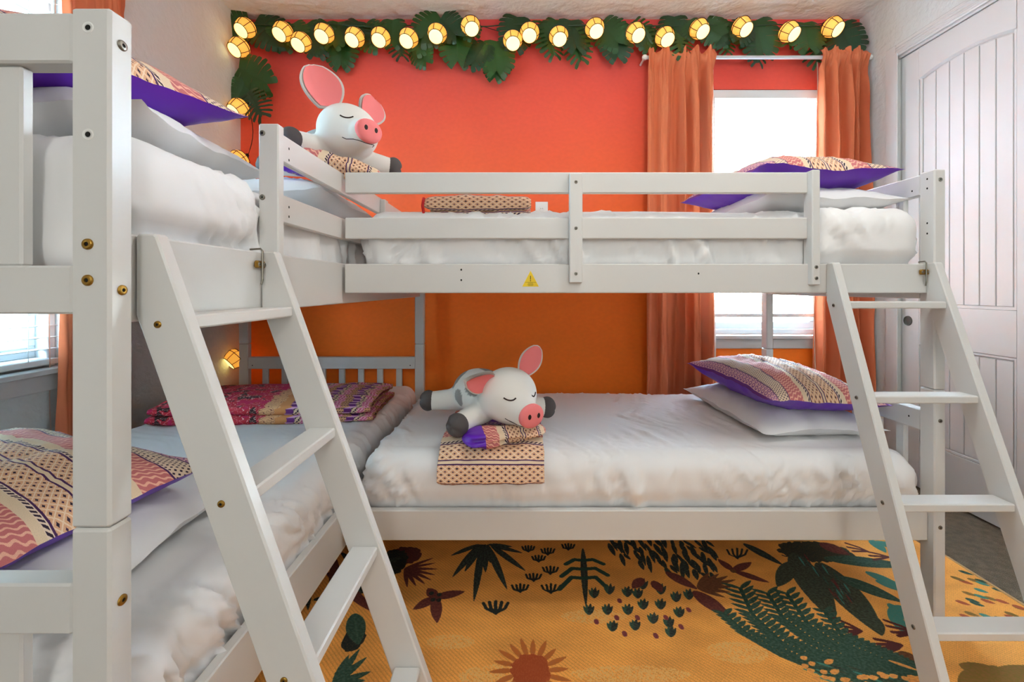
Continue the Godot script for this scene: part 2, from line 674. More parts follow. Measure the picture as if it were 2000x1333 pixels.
	[0,10,16,1966,967,1993,978],
	[0,10,16,1922,1001,1952,1009],
	[0,10,16,1960,948,1992,959],
	[0,10,16,1981,957,2015,967],
	[0,10,16,1997,1000,2023,1005],
	[0,10,16,2011,995,2036,1003],
	[0,10,16,1799,989,1830,994],
	[0,10,16,1746,1042,1768,1050],
	[0,10,16,1860,974,1882,976],
	[0,10,16,1794,1046,1829,1059],
	[0,10,16,1920,1011,1945,1013],
	[0,10,16,1859,978,1877,980],
	[0,10,16,1988,985,2018,993],
	[0,10,16,1735,1063,1758,1070],
	[0,10,16,1949,1003,1975,1008],
	[0,10,16,1788,1012,1820,1024],
	[0,10,16,1814,976,1841,978],
	[0,10,12,1991,1059,2054,1020],
	[0,1,20,2479,1302,2509,1279],
	[0,5,20,2434,1308,2465,1285],
	[0,7,20,2444,1214,2473,1194],
	[0,7,20,2557,1329,2587,1306],
	[0,5,20,2530,1239,2558,1218],
	[0,1,20,2621,1423,2652,1397],
	[0,7,20,2546,1253,2574,1232],
	[0,1,20,2434,1161,2462,1143],
	[0,5,20,2427,1189,2456,1170],
	[0,5,20,2531,1316,2560,1293],
	[0,1,20,2609,1473,2641,1446],
	[0,7,20,2426,1212,2455,1192],
	[0,7,20,2410,1253,2440,1232],
	[0,5,20,2555,1419,2587,1393],
	[0,5,20,2380,1240,2410,1219],
	[0,5,20,2406,1198,2436,1178],
	[0,7,20,2606,1283,2634,1261],
	[0,1,20,2633,1374,2662,1350],
	[0,2,20,2565,1372,2595,1348],
	[0,2,20,2450,1243,2480,1223],
	[0,7,20,2505,1355,2536,1331],
	[0,7,20,2596,1428,2627,1402],
	[0,7,20,2385,1208,2414,1188],
	[0,7,20,2544,1439,2576,1413],
	[0,2,20,2532,1340,2562,1316],
	[0,7,20,2426,1186,2454,1167],
	[0,5,20,2580,1315,2609,1292],
	[0,2,20,2610,1410,2640,1384],
	[0,2,20,2392,1222,2422,1201],
	[0,7,20,2396,1183,2425,1164],
	[0,5,20,2609,1286,2637,1264],
	[0,1,20,2480,1319,2511,1297],
	[0,7,20,2467,1159,2495,1140],
	[0,7,20,2489,1231,2517,1210],
	[0,7,60,2118,967,2290,1038],
	[0,7,60,2191,962,2366,1041],
	[0,7,60,2182,1038,2328,991],
	[0,7,60,2275,975,2431,1041],
	[2,0,34,50,383,1139],
	[0,1,24,383,978,445,1070],
	[0,1,24,383,978,413,1100],
	[0,1,24,383,978,415,1045],
	[0,1,24,383,978,474,1020],
	[0,1,24,383,978,388,1077],
	[0,1,24,383,978,467,991],
	[0,1,60,341,1244,404,1115]]
const LANTERNS := [[-1.684, 2.701, -0.35], [-1.723, 2.582, -0.4], [-1.453, 2.678, -0.3], [-1.34, 2.614, -0.25], [-1.199, 2.666, -0.15], [-1.012, 2.643, -0.25], [-0.852, 2.643, -0.1], [-0.681, 2.637, -0.25], [-0.505, 2.666, -0.1], [-0.296, 2.711, 0.3], [-0.039, 2.624, 0.05], [0.064, 2.672, -0.05], [0.244, 2.649, 0.1], [0.466, 2.698, 0.15], [0.717, 2.672, 0.35], [0.897, 2.646, 0.25], [1.109, 2.694, 0.35], [1.372, 2.707, 0.4], [1.662, 2.678, 0.45], [1.928, 2.707, 0.5], [-1.726, 2.209, -0.5], [-1.729, 1.891, -0.6], [-1.748, 0.67, -0.7]]
const GARLAND_LEAVES := [[-1.684, 2.765, -70, 0.17, 0], [-1.652, 2.775, 55, 0.2, 0], [-1.748, 2.486, 60, 0.2, 0], [-1.716, 2.405, -20, 0.14, 0], [-1.684, 2.325, 35, 0.19, 1], [-1.411, 2.765, 20, 0.14, 0], [-1.331, 2.765, 30, 0.17, 0], [-1.266, 2.743, 0, 0.16, 0], [-1.138, 2.784, -5, 0.16, 0], [-1.122, 2.694, 0, 0.17, 0], [-1.009, 2.784, -20, 0.14, 0], [-0.971, 2.759, 35, 0.17, 0], [-0.791, 2.784, 0, 0.15, 0], [-0.768, 2.72, 10, 0.16, 1], [-0.649, 2.63, 35, 0.13, 0], [-0.489, 2.797, -40, 0.18, 0], [-0.489, 2.797, 40, 0.16, 0], [-0.389, 2.743, 0, 0.2, 0], [-0.35, 2.791, 25, 0.13, 0], [-0.206, 2.637, -35, 0.15, 0], [-0.141, 2.656, 0, 0.19, 0], [-0.125, 2.566, -10, 0.14, 0], [-0.013, 2.807, -5, 0.18, 0], [0.141, 2.791, 5, 0.17, 1], [0.164, 2.743, 15, 0.18, 1], [0.325, 2.791, 5, 0.19, 0], [0.334, 2.727, 15, 0.19, 1], [0.517, 2.775, 35, 0.17, 0], [0.598, 2.727, 5, 0.17, 0], [0.71, 2.775, 40, 0.17, 1], [0.784, 2.752, 10, 0.14, 0], [0.971, 2.81, -5, 0.17, 0], [0.977, 2.743, 5, 0.19, 1], [1.16, 2.765, 50, 0.16, 0], [1.305, 2.784, -30, 0.15, 0], [1.273, 2.743, 10, 0.15, 1], [1.482, 2.791, 10, 0.21, 0], [1.498, 2.701, -5, 0.17, 1], [1.787, 2.775, 0, 0.18, 0], [1.819, 2.72, 15, 0.19, 1], [2.012, 2.765, 15, 0.19, 0], [-1.507, 2.775, 10, 0.15, 0], [-1.202, 2.775, -20, 0.14, 0], [-0.881, 2.775, -15, 0.15, 1], [-0.575, 2.727, -25, 0.15, 0], [0.228, 2.784, -15, 0.13, 0], [0.646, 2.784, -20, 0.13, 0], [0.903, 2.765, 20, 0.13, 1], [1.064, 2.784, 15, 0.12, 0], [1.417, 2.775, -25, 0.14, 0], [1.739, 2.759, -25, 0.13, 1]]

var M := {}
var taken := {}
var box_cache := {}

# ---------------------------------------------------------------- helpers
func numbered(n: String) -> String:
	var k: int = taken.get(n, 0)
	taken[n] = k + 1
	return n if k == 0 else "%s_%03d" % [n, k]

func thing(called: String, label: String, category: String, at := Vector3.ZERO, group := "") -> Node3D:
	var o := Node3D.new()
	o.name = numbered(called)
	add_child(o)
	o.position = at
	o.set_meta("label", label)
	o.set_meta("category", category)
	if group: o.set_meta("group", group)
	return o

func tag(o: Node, label: String, category: String, group := "") -> Node:
	o.set_meta("label", label)
	o.set_meta("category", category)
	if group: o.set_meta("group", group)
	return o

func structure(o: Node, label: String, category: String) -> Node:
	o.set_meta("kind", "structure")
	return tag(o, label, category)

func part(par: Node, called: String, mesh: Mesh, m: Material, at := Vector3.ZERO, b := Basis()) -> MeshInstance3D:
	var o := MeshInstance3D.new()
	o.mesh = mesh
	o.material_override = m
	o.name = numbered(called) if par == self else called
	par.add_child(o, true)
	o.transform = Transform3D(b, at)
	return o

func org(n: Node) -> Vector3:
	var p := Vector3.ZERO
	while n != self and n != null:
		p += n.position
		n = n.get_parent()
	return p

# a box between two corners given in the room's own metres
func wbox(par: Node, called: String, a: Vector3, b: Vector3, m: Material, bevel := 0.003) -> MeshInstance3D:
	var lo := Vector3(minf(a.x, b.x), minf(a.y, b.y), minf(a.z, b.z))
	var hi := Vector3(maxf(a.x, b.x), maxf(a.y, b.y), maxf(a.z, b.z))
	return part(par, called, box_mesh(hi - lo, bevel), m, (lo + hi) * 0.5 - org(par))

func tri(st: SurfaceTool, a: Vector3, b: Vector3, c: Vector3, n: Vector3) -> void:
	st.set_normal(n)
	if (b - a).cross(c - a).dot(n) > 0.0:
		var t := b
		b = c
		c = t
	st.add_vertex(a)
	st.add_vertex(b)
	st.add_vertex(c)

func quad(st: SurfaceTool, a: Vector3, b: Vector3, c: Vector3, d: Vector3, n: Vector3) -> void:
	tri(st, a, b, c, n)
	tri(st, a, c, d, n)

func begin() -> SurfaceTool:
	var st := SurfaceTool.new()
	st.begin(Mesh.PRIMITIVE_TRIANGLES)
	return st

func box_mesh(s: Vector3, b: float) -> Mesh:
	var key := "%.4f_%.4f_%.4f_%.4f" % [s.x, s.y, s.z, b]
	if box_cache.has(key): return box_cache[key]
	var h := s * 0.5
	b = minf(b, minf(h.x, minf(h.y, h.z)) * 0.6)
	var st := begin()
	for ax in 3:
		var u := (ax + 1) % 3
		var v := (ax + 2) % 3
		for sg in [-1.0, 1.0]:
			var n := Vector3.ZERO
			n[ax] = sg
			var q := []
			for k in [[-1, -1], [1, -1], [1, 1], [-1, 1]]:
				var p := Vector3.ZERO
				p[ax] = sg * h[ax]
				p[u] = k[0] * (h[u] - b)
				p[v] = k[1] * (h[v] - b)
				q.append(p)
			quad(st, q[0], q[1], q[2], q[3], n)
	for ax in 3:                                    # the twelve chamfers
		var u := (ax + 1) % 3
		var v := (ax + 2) % 3
		for su in [-1.0, 1.0]:
			for sv in [-1.0, 1.0]:
				var n := Vector3.ZERO
				n[u] = su
				n[v] = sv
				n = n.normalized()
				var p := Vector3.ZERO
				p[u] = su * h[u]
				p[v] = sv * (h[v] - b)
				var q := Vector3.ZERO
				q[u] = su * (h[u] - b)
				q[v] = sv * h[v]
				var e := Vector3.ZERO
				e[ax] = h[ax] - b
				quad(st, p - e, p + e, q + e, q - e, n)
	for sx in [-1.0, 1.0]:
		for sy in [-1.0, 1.0]:
			for sz in [-1.0, 1.0]:
				var c := Vector3(sx * h.x, sy * h.y, sz * h.z)
				tri(st, c - Vector3(0, sy * b, sz * b), c - Vector3(sx * b, 0, sz * b), c - Vector3(sx * b, sy * b, 0), Vector3(sx, sy, sz).normalized())
	var m := st.commit()
	box_cache[key] = m
	return m

func raw_box(st: SurfaceTool, a: Vector3, b: Vector3, uv0 := Vector2.ZERO, uvs := Vector2.ONE) -> void:
	var c := (a + b) * 0.5
	var h := (b - a) * 0.5
	for ax in 3:
		var u := (ax + 1) % 3
		var v := (ax + 2) % 3
		for sg in [-1.0, 1.0]:
			var n := Vector3.ZERO
			n[ax] = sg
			var q := []
			for k in [[-1, -1], [1, -1], [1, 1], [-1, 1]]:
				var p := c
				p[ax] += sg * h[ax]
				p[u] += k[0] * h[u]
				p[v] += k[1] * h[v]
				q.append(p)
			if ax == 1: pass
			for t in [[0, 1, 2], [0, 2, 3]]:
				var f: Array = t if (q[t[1]] - q[t[0]]).cross(q[t[2]] - q[t[0]]).dot(n) < 0.0 else [t[0], t[2], t[1]]
				for i in f:
					var p: Vector3 = q[i]
					st.set_normal(n)
					var along := p.x if ax != 0 else -p.z
					st.set_uv(Vector2((along - uv0.x) / uvs.x, 1.0 - (p.y - uv0.y) / uvs.y))
					st.add_vertex(p)

# a surface over a grid; f(u, v) gives the point for u, v in 0..1
func grid_mesh(nu: int, nv: int, f: Callable, flip := false, uvf = null) -> Mesh:
	var st := begin()
	for j in nv + 1:
		for i in nu + 1:
			var u := float(i) / nu
			var v := float(j) / nv
			st.set_uv(uvf.call(u, v) if uvf != null else Vector2(u, v))
			st.add_vertex(f.call(u, v))
	for j in nv:
		for i in nu:
			var a := j * (nu + 1) + i
			var q := [a, a + 1, a + nu + 2, a + nu + 1]
			if flip: q.reverse()
			for k in [q[0], q[1], q[2], q[0], q[2], q[3]]: st.add_index(k)
	st.generate_normals()
	return st.commit()

func lathe(prof: Array, seg := 20) -> Mesh:
	var st := begin()
	for i in prof.size() - 1:
		st.set_smooth_group(i if prof[i].x == prof[i + 1].x or prof[i].y == prof[i + 1].y else 99)
		for k in seg:
			var a := TAU * k / seg
			var b := TAU * (k + 1) / seg
			var p0 := Vector3(prof[i].x * cos(a), prof[i].y, prof[i].x * sin(a))
			var p1 := Vector3(prof[i].x * cos(b), prof[i].y, prof[i].x * sin(b))
			var p2 := Vector3(prof[i + 1].x * cos(b), prof[i + 1].y, prof[i + 1].x * sin(b))
			var p3 := Vector3(prof[i + 1].x * cos(a), prof[i + 1].y, prof[i + 1].x * sin(a))
			for p in [p0, p1, p2, p0, p2, p3]: st.add_vertex(p)
	st.generate_normals()
	return st.commit()

func tube_into(st: SurfaceTool, pts: Array, r: float, seg := 6) -> void:
	var rings := []
	for i in pts.size():
		var d: Vector3 = (pts[mini(i + 1, pts.size() - 1)] - pts[maxi(i - 1, 0)]).normalized()
		var s := d.cross(Vector3.UP if absf(d.y) < 0.9 else Vector3.RIGHT).normalized()
		var t := d.cross(s)
		var ring := []
		for k in seg: ring.append(pts[i] + (s * cos(TAU * k / seg) + t * sin(TAU * k / seg)) * r)
		rings.append(ring)
	for i in pts.size() - 1:
		var mid: Vector3 = (pts[i] + pts[i + 1]) * 0.5
		for k in seg:
			var k2 := (k + 1) % seg
			var n: Vector3 = ((rings[i][k] + rings[i][k2] + rings[i + 1][k] + rings[i + 1][k2]) * 0.25 - mid).normalized()
			quad(st, rings[i][k], rings[i][k2], rings[i + 1][k2], rings[i + 1][k], n)

func tube(pts: Array, r: float, seg := 8) -> Mesh:
	var st := begin()
	tube_into(st, pts, r, seg)
	return st.commit()

# a plank with the outline poly (x, y), thick along z from 0 to depth, edges eased by b
func prism(poly: Array, depth: float, b: float) -> Mesh:
	var n := poly.size()
	var c := Vector2.ZERO
	for p in poly: c += p / n
	var inner := []
	for i in n:
		var e0: Vector2 = (poly[i] - poly[(i + n - 1) % n]).normalized()
		var e1: Vector2 = (poly[(i + 1) % n] - poly[i]).normalized()
		var n0 := Vector2(-e0.y, e0.x)
		var n1 := Vector2(-e1.y, e1.x)
		if n0.dot(c - poly[i]) < 0: n0 = -n0
		if n1.dot(c - poly[i]) < 0: n1 = -n1
		inner.append(poly[i] + (n0 + n1) * b / maxf(0.4, 1.0 + n0.dot(n1)))
	var st := begin()
	var idx := Geometry2D.triangulate_polygon(PackedVector2Array(inner))
	for s in [0, 1]:
		var z: float = depth * s
		var nz := Vector3(0, 0, 1 if s else -1)
		for k in range(0, idx.size(), 3):
			tri(st, v3(inner[idx[k]], z), v3(inner[idx[k + 1]], z), v3(inner[idx[k + 2]], z), nz)
		for i in n:
			var j := (i + 1) % n
			var e: Vector2 = (poly[j] - poly[i]).normalized()
			var out := Vector2(e.y, -e.x)
			if out.dot(c - poly[i]) > 0: out = -out
			var zi: float = depth - b if s else b
			quad(st, v3(inner[i], z), v3(inner[j], z), v3(poly[j], zi), v3(poly[i], zi), (Vector3(out.x, out.y, 0) + nz).normalized())
			if s == 0: quad(st, v3(poly[i], b), v3(poly[j], b), v3(poly[j], depth - b), v3(poly[i], depth - b), Vector3(out.x, out.y, 0))
	return st.commit()

func v3(p: Vector2, z: float) -> Vector3: return Vector3(p.x, p.y, z)

# a rounded box on a fine grid, each point pushed along its normal by disp(point, normal)
func soft_box(size: Vector3, r: float, cell: float, disp: Callable) -> Mesh:
	var h := size * 0.5
	var st := begin()
	var base := 0
	for ax in 3:
		var u := (ax + 1) % 3
		var v := (ax + 2) % 3
		var nu := int(maxf(6, size[u] / cell))
		var nv := int(maxf(6, size[v] / cell))
		for sg in [-1.0, 1.0]:
			for j in nv + 1:
				for i in nu + 1:
					var p := Vector3.ZERO
					p[ax] = sg * h[ax]
					p[u] = lerpf(-h[u], h[u], float(i) / nu)
					p[v] = lerpf(-h[v], h[v], float(j) / nv)
					var inner := p.clamp(-(h - Vector3.ONE * r), h - Vector3.ONE * r)
					var n := (p - inner).normalized()
					var q := inner + n * r
					st.set_uv(Vector2(q.x + q.y, q.z + q.y))
					st.add_vertex(q + n * float(disp.call(q, n)))
			for j in nv:
				for i in nu:
					var a := base + j * (nu + 1) + i
					var f := [a, a + nu + 1, a + nu + 2, a + 1] if sg > 0 else [a, a + 1, a + nu + 2, a + nu + 1]
					for k in [f[0], f[1], f[2], f[0], f[2], f[3]]: st.add_index(k)
			base += (nu + 1) * (nv + 1)
	st.generate_normals()
	return st.commit()

func noise(sd: int, freq: float, oct := 3) -> FastNoiseLite:
	var n := FastNoiseLite.new()
	n.seed = sd
	n.noise_type = FastNoiseLite.TYPE_SIMPLEX_SMOOTH
	n.frequency = freq
	n.fractal_octaves = oct
	return n

func noise_tex(sd: int, freq: float, normal := false, strength := 4.0, size := 512) -> NoiseTexture2D:
	var t := NoiseTexture2D.new()
	t.width = size
	t.height = size
	t.seamless = true
	t.noise = noise(sd, freq, 4)
	t.as_normal_map = normal
	t.bump_strength = strength
	return t

func mat(key: String, c: Color, rough := 0.5, metal := 0.0) -> StandardMaterial3D:
	if M.has(key): return M[key]
	var m := StandardMaterial3D.new()
	m.albedo_color = c
	m.roughness = rough
	m.metallic = metal
	m.resource_name = key
	M[key] = m
	return m

func grain(m: StandardMaterial3D, sd: int, freq: float, per_metre: float, strength := 0.4) -> void:
	m.uv1_triplanar = true
	m.uv1_world_triplanar = true
	m.uv1_scale = Vector3.ONE * per_metre
	m.normal_enabled = true
	m.normal_texture = noise_tex(sd, freq, true, 6.0)
	m.normal_scale = strength

func tex(w: int, h: int, buf: PackedByteArray) -> ImageTexture:
	return ImageTexture.create_from_image(Image.create_from_data(w, h, false, Image.FORMAT_RGB8, buf))

# ---------------------------------------------------------------- the scene
const FILL_LAMP_ENERGY := 0.46
const FRONT_FILL_ENERGY := 0.74
const FLOOR_FILL_ENERGY := 0.64
const LANTERN_ENERGY := 0.004

func _ready() -> void:
	var cam := Camera3D.new()
	cam.name = "camera"
	cam.projection = Camera3D.PROJECTION_FRUSTUM
	cam.near = 0.05
	cam.far = 100.0
	cam.size = 0.05 * 1333.0 / 865.0
	cam.frustum_offset = Vector2(-14.0 / 865.0, -103.5 / 865.0) * 0.05
	cam.position = Vector3(0, 1.11, 0)
	add_child(cam)
	cam.current = true

	var env := Environment.new()
	env.background_mode = Environment.BG_SKY
	var sky := Sky.new()
	var sm := ProceduralSkyMaterial.new()
	sm.sky_top_color = Color(0.74, 0.88, 1.0)
	sm.sky_horizon_color = Color(0.93, 0.985, 0.99)
	sm.ground_horizon_color = Color(0.88, 0.94, 0.93)
	sm.ground_bottom_color = Color(0.62, 0.64, 0.62)
	sky.sky_material = sm
	env.sky = sky
	env.background_energy_multiplier = 112.0
	env.tonemap_mode = Environment.TONE_MAPPER_LINEAR
	env.tonemap_exposure = 1.16
	env.sdfgi_enabled = true
	env.ssao_enabled = true
	env.ssil_enabled = true
	var we := WorldEnvironment.new()
	we.name = "environment"
	we.environment = env
	add_child(we)

	make_materials()
	build_room()
	build_neighbour()
	build_added_pendants()
	build_added_floor_lamp()
	build_beds()
	build_bedding()
	build_curtains()
	build_rug()
	build_pigs()
	build_outlet()
	build_garland()

# ---------------------------------------------------------------- materials
func make_materials() -> void:
	var w := mat("white_paint_wood", Color(0.85, 0.845, 0.835), 0.34)
	var s := mat("white_sheet", Color(0.95, 0.95, 0.955), 0.85)
	s.rim_enabled = true
	s.rim = 0.2
	var pc := mat("white_pillowcase", Color(0.92, 0.92, 0.925), 0.85)
	var g := mat("grey_wall_paint", Color(0.83, 0.845, 0.845), 0.8)
	grain(g, 8, 0.03, 1.3, 0.35)
	var c := mat("ceiling_plaster", Color(0.91, 0.92, 0.92), 0.9)
	grain(c, 9, 0.014, 1.0, 1.0)
	var tr := mat("white_trim", Color(0.82, 0.82, 0.82), 0.4)
	mat("vinyl_white", Color(0.9, 0.92, 0.93), 0.35)
	mat("brass", Color(0.62, 0.47, 0.20), 0.3, 0.9)
	mat("steel", Color(0.5, 0.48, 0.44), 0.35, 0.9)
	mat("hole_shade_paint", Color(0.05, 0.045, 0.04), 0.9)  # dark colour put on flat marks as the shade inside holes
	mat("nickel", Color(0.34, 0.34, 0.32), 0.4, 0.6)
	mat("plastic_white", Color(0.93, 0.93, 0.92), 0.4)
	mat("rod_metal", Color(0.82, 0.84, 0.86), 0.3, 0.4)
	var gl := mat("window_glass", Color(0.9, 0.97, 1.0, 0.06), 0.02)
	gl.transparency = BaseMaterial3D.TRANSPARENCY_ALPHA
	var cu := mat("terracotta_curtain", Color(0.80, 0.42, 0.26), 0.85)
	cu.backlight_enabled = true
	cu.backlight = Color(0.22, 0.15, 0.11)
	var li := mat("curtain_lining", Color(0.93, 0.86, 0.82), 0.85)
	li.backlight_enabled = true
	li.backlight = Color(0.3, 0.28, 0.26)
	var pu := mat("purple_satin", Color(0.37, 0.09, 0.66), 0.42)
	mat("house_siding", Color(0.78, 0.88, 0.90), 0.8)
	mat("cord_black", Color(0.03, 0.03, 0.03), 0.6)
	mat("cage_wire", Color(0.10, 0.07, 0.04), 0.6)
	for k in 3:
		var l := mat("leaf_green_%d" % k, [Color(0.11, 0.27, 0.10), Color(0.08, 0.22, 0.11), Color(0.14, 0.29, 0.09)][k], 0.36)
		l.vertex_color_use_as_albedo = true
	var sh := mat("lantern_shade", Color(0.95, 0.75, 0.4), 0.6)
	sh.emission_enabled = true
	sh.emission = Color(1.0, 0.66, 0.22)
	sh.emission_energy_multiplier = 0.65
	var df := mat("lantern_diffuser", Color(1, 0.95, 0.8), 0.6)
	df.emission_enabled = true
	df.emission = Color(1.0, 0.90, 0.52)
	df.emission_energy_multiplier = 1.5
	var lm := mat("lamp_diffuser", Color(1, 1, 0.97), 0.6)
	lm.emission_enabled = true
	lm.emission = Color(1.0, 0.95, 0.88)
	lm.emission_energy_multiplier = 1.2
	var pl := mat("white_plush", Color(0.93, 0.92, 0.90), 0.95)
	pl.vertex_color_use_as_albedo = true
	grain(pl, 30, 0.3, 14.0, 0.5)
	pl.rim_enabled = true
	pl.rim = 0.4
	var pk := mat("pink_plush", Color(0.93, 0.50, 0.50), 0.95)
	var gp := mat("grey_plush", Color(0.33, 0.31, 0.31), 0.95)
	mat("thread_dark", Color(0.16, 0.09, 0.09), 0.8)
	var ca := mat("carpet", Color(0.60, 0.53, 0.44), 1.0)
	ca.uv1_triplanar = true
	ca.uv1_world_triplanar = true
	ca.uv1_scale = Vector3.ONE * 2.2
	ca.albedo_texture = carpet_texture()
	ca.normal_enabled = true
	ca.normal_texture = noise_tex(40, 0.16, true, 10.0)
	ca.normal_scale = 1.4
	var wb := mat("sunset_wall_paint", Color(1, 1, 1), 0.75)
	wb.albedo_texture = sunset_texture()
	var tx := mat("patterned_textile", Color(1, 1, 1), 0.85)
	tx.albedo_texture = textile_texture()
	var rt := mat("red_textile", Color(1, 1, 1), 0.85)
	rt.albedo_texture = red_textile_texture()
	var rg := mat("rug_print", Color(1, 1, 1), 0.95)
	rg.albedo_texture = rug_texture()
	mat("rug_edge", Color(0.78, 0.62, 0.42), 0.95)
	mat("warning_yellow", Color(0.92, 0.78, 0.05), 0.5)
	mat("warning_ink", Color(0.10, 0.07, 0.02), 0.6)
	mat("red_trim", Color(0.75, 0.08, 0.10), 0.8)

func carpet_texture() -> ImageTexture:
	var n := noise(41, 0.22, 3)
	var n2 := noise(42, 0.02, 2)
	var s := 512
	var buf := PackedByteArray()
	buf.resize(s * s * 3)
	for y in s:
		for x in s:
			var k := 0.86 + 0.30 * n.get_noise_2d(x, y * 1.7) + 0.10 * n2.get_noise_2d(x, y)
			var i := (y * s + x) * 3
			var b := int(clampf(k, 0.3, 1.0) * 255)
			buf[i] = b
			buf[i + 1] = b
			buf[i + 2] = b
	return tex(s, s, buf)

# the wall is painted like a sunset: crimson under the ceiling, coral, then orange towards the floor; the hue changes, with roller mottling
func sunset_texture() -> ImageTexture:
	var w := 512
	var h := 512
	var stops := [[0.0, Color(0.84, 0.28, 0.27)], [0.18, Color(0.87, 0.29, 0.20)], [0.40, Color(0.90, 0.34, 0.14)], [0.58, Color(0.96, 0.42, 0.04)], [1.0, Color(0.97, 0.47, 0.02)]]
	var n := noise(50, 0.012, 4)
	var f := noise(51, 0.2, 2)
	var buf := PackedByteArray()
	buf.resize(w * h * 3)
	for y in h:
		for x in w:
			var t := float(y) / h + 0.035 * n.get_noise_2d(x, y * 0.6)
			var c: Color = stops[0][1]
			for k in stops.size() - 1:
				if t >= stops[k][0]:
					c = stops[k][1].lerp(stops[k + 1][1], clampf((t - stops[k][0]) / (stops[k + 1][0] - stops[k][0]), 0, 1))
			var m := 1.0 + 0.02 * f.get_noise_2d(x, y) + 0.02 * n.get_noise_2d(x + 900, y)
			var i := (y * w + x) * 3
			buf[i] = int(clampf(c.r * m, 0, 1) * 255)
			buf[i + 1] = int(clampf(c.g * m, 0, 1) * 255)
			buf[i + 2] = int(clampf(c.b * m, 0, 1) * 255)
	return tex(w, h, buf)

# printed cotton: bands of loops, dots, wavy stripes, braids and a lattice of little diamonds. x runs across the bands.
func textile_texture() -> ImageTexture:
	var w := 1024
	var h := 1024
	var cream := Color(0.91, 0.79, 0.66)
	var peach := Color(0.88, 0.68, 0.53)
	var pink := Color(0.76, 0.42, 0.42)
	var dark := Color(0.16, 0.09, 0.19)
	var purple := Color(0.40, 0.16, 0.48)
	# [kind, width]: 0 purple edge, 1 loops, 2 line, 3 dark dots, 4 waves, 5 plain, 6 braid, 7 lattice
	var bands := [[0, 14], [1, 60], [2, 8], [3, 96], [2, 8], [4, 130], [5, 40], [6, 22], [2, 8], [7, 104], [2, 7], [5, 16], [2, 7], [7, 104], [2, 8], [6, 22], [5, 34], [4, 120], [2, 8], [3, 96], [2, 8], [1, 60], [0, 44]]
	var f := noise(60, 0.35, 2)
	var buf := PackedByteArray()
	buf.resize(w * h * 3)
	var start := []
	var at := 0
	for b in bands:
		start.append(at)
		at += b[1]
	var col := PackedInt32Array()
	col.resize(w)
	for x in w:
		for k in bands.size():
			if x >= start[k]: col[x] = k
	for y in h:
		for x in w:
			var k := col[x]
			var kind: int = bands[k][0]
			var bw: float = bands[k][1]
			var s: float = x - start[k]
			var c := cream
			match kind:
				0: c = purple
				1:
					var r := Vector2(fmod(y, 34.0) - 17.0, fmod(s, 30.0) - 15.0).length()
					c = Color(0.86, 0.66, 0.66)
					if r > 8.0 and r < 12.5: c = purple
				2: c = purple.lerp(dark, 0.5)
				3:
					c = Color(0.88, 0.78, 0.68)
					var a := fmod(y + (8.0 if int(s / 16.0) % 2 else 0.0), 16.0) - 8.0
					var b := fmod(s, 16.0) - 8.0
					if absf(a) + absf(b) * 0.8 < 4.6: c = dark
				4:
					var q := fmod(y + 3.5 * sin(s * 0.16) + 2.0 * sin(s * 0.05 + y * 0.03) + s * 0.30 + 2000.0, 19.0)
					c = pink if q < 12.5 else Color(0.92, 0.70, 0.60)
				5: c = Color(0.90, 0.80, 0.68)
				6: c = dark if fmod(y + s * 0.8, 17.0) < 9.0 and s > 3 and s < bw - 3 else Color(0.92, 0.83, 0.74)
				7:
					c = peach
					var a := fmod(y, 30.0) - 15.0
					var b := fmod(s + 2.0, 36.0) - 18.0
					if absf(absf(a) / 15.0 + absf(b) / 18.0 - 1.0) < 0.17: c = Color(0.94, 0.83, 0.72)
					if absf(a) * 0.9 + absf(b) < 5.6: c = dark
					var a2 := fmod(y + 15.0, 30.0) - 15.0
					var b2 := fmod(s + 20.0, 36.0) - 18.0
					if absf(a2) * 0.9 + absf(b2) < 4.6: c = dark.lerp(purple, 0.3)
			var m := 1.0 + 0.07 * f.get_noise_2d(x, y) + (0.03 if (x + y) % 4 < 2 else -0.03)
			var i := (y * w + x) * 3
			buf[i] = int(clampf(c.r * m, 0, 1) * 255)
			buf[i + 1] = int(clampf(c.g * m, 0, 1) * 255)
			buf[i + 2] = int(clampf(c.b * m, 0, 1) * 255)
	return tex(w, h, buf)

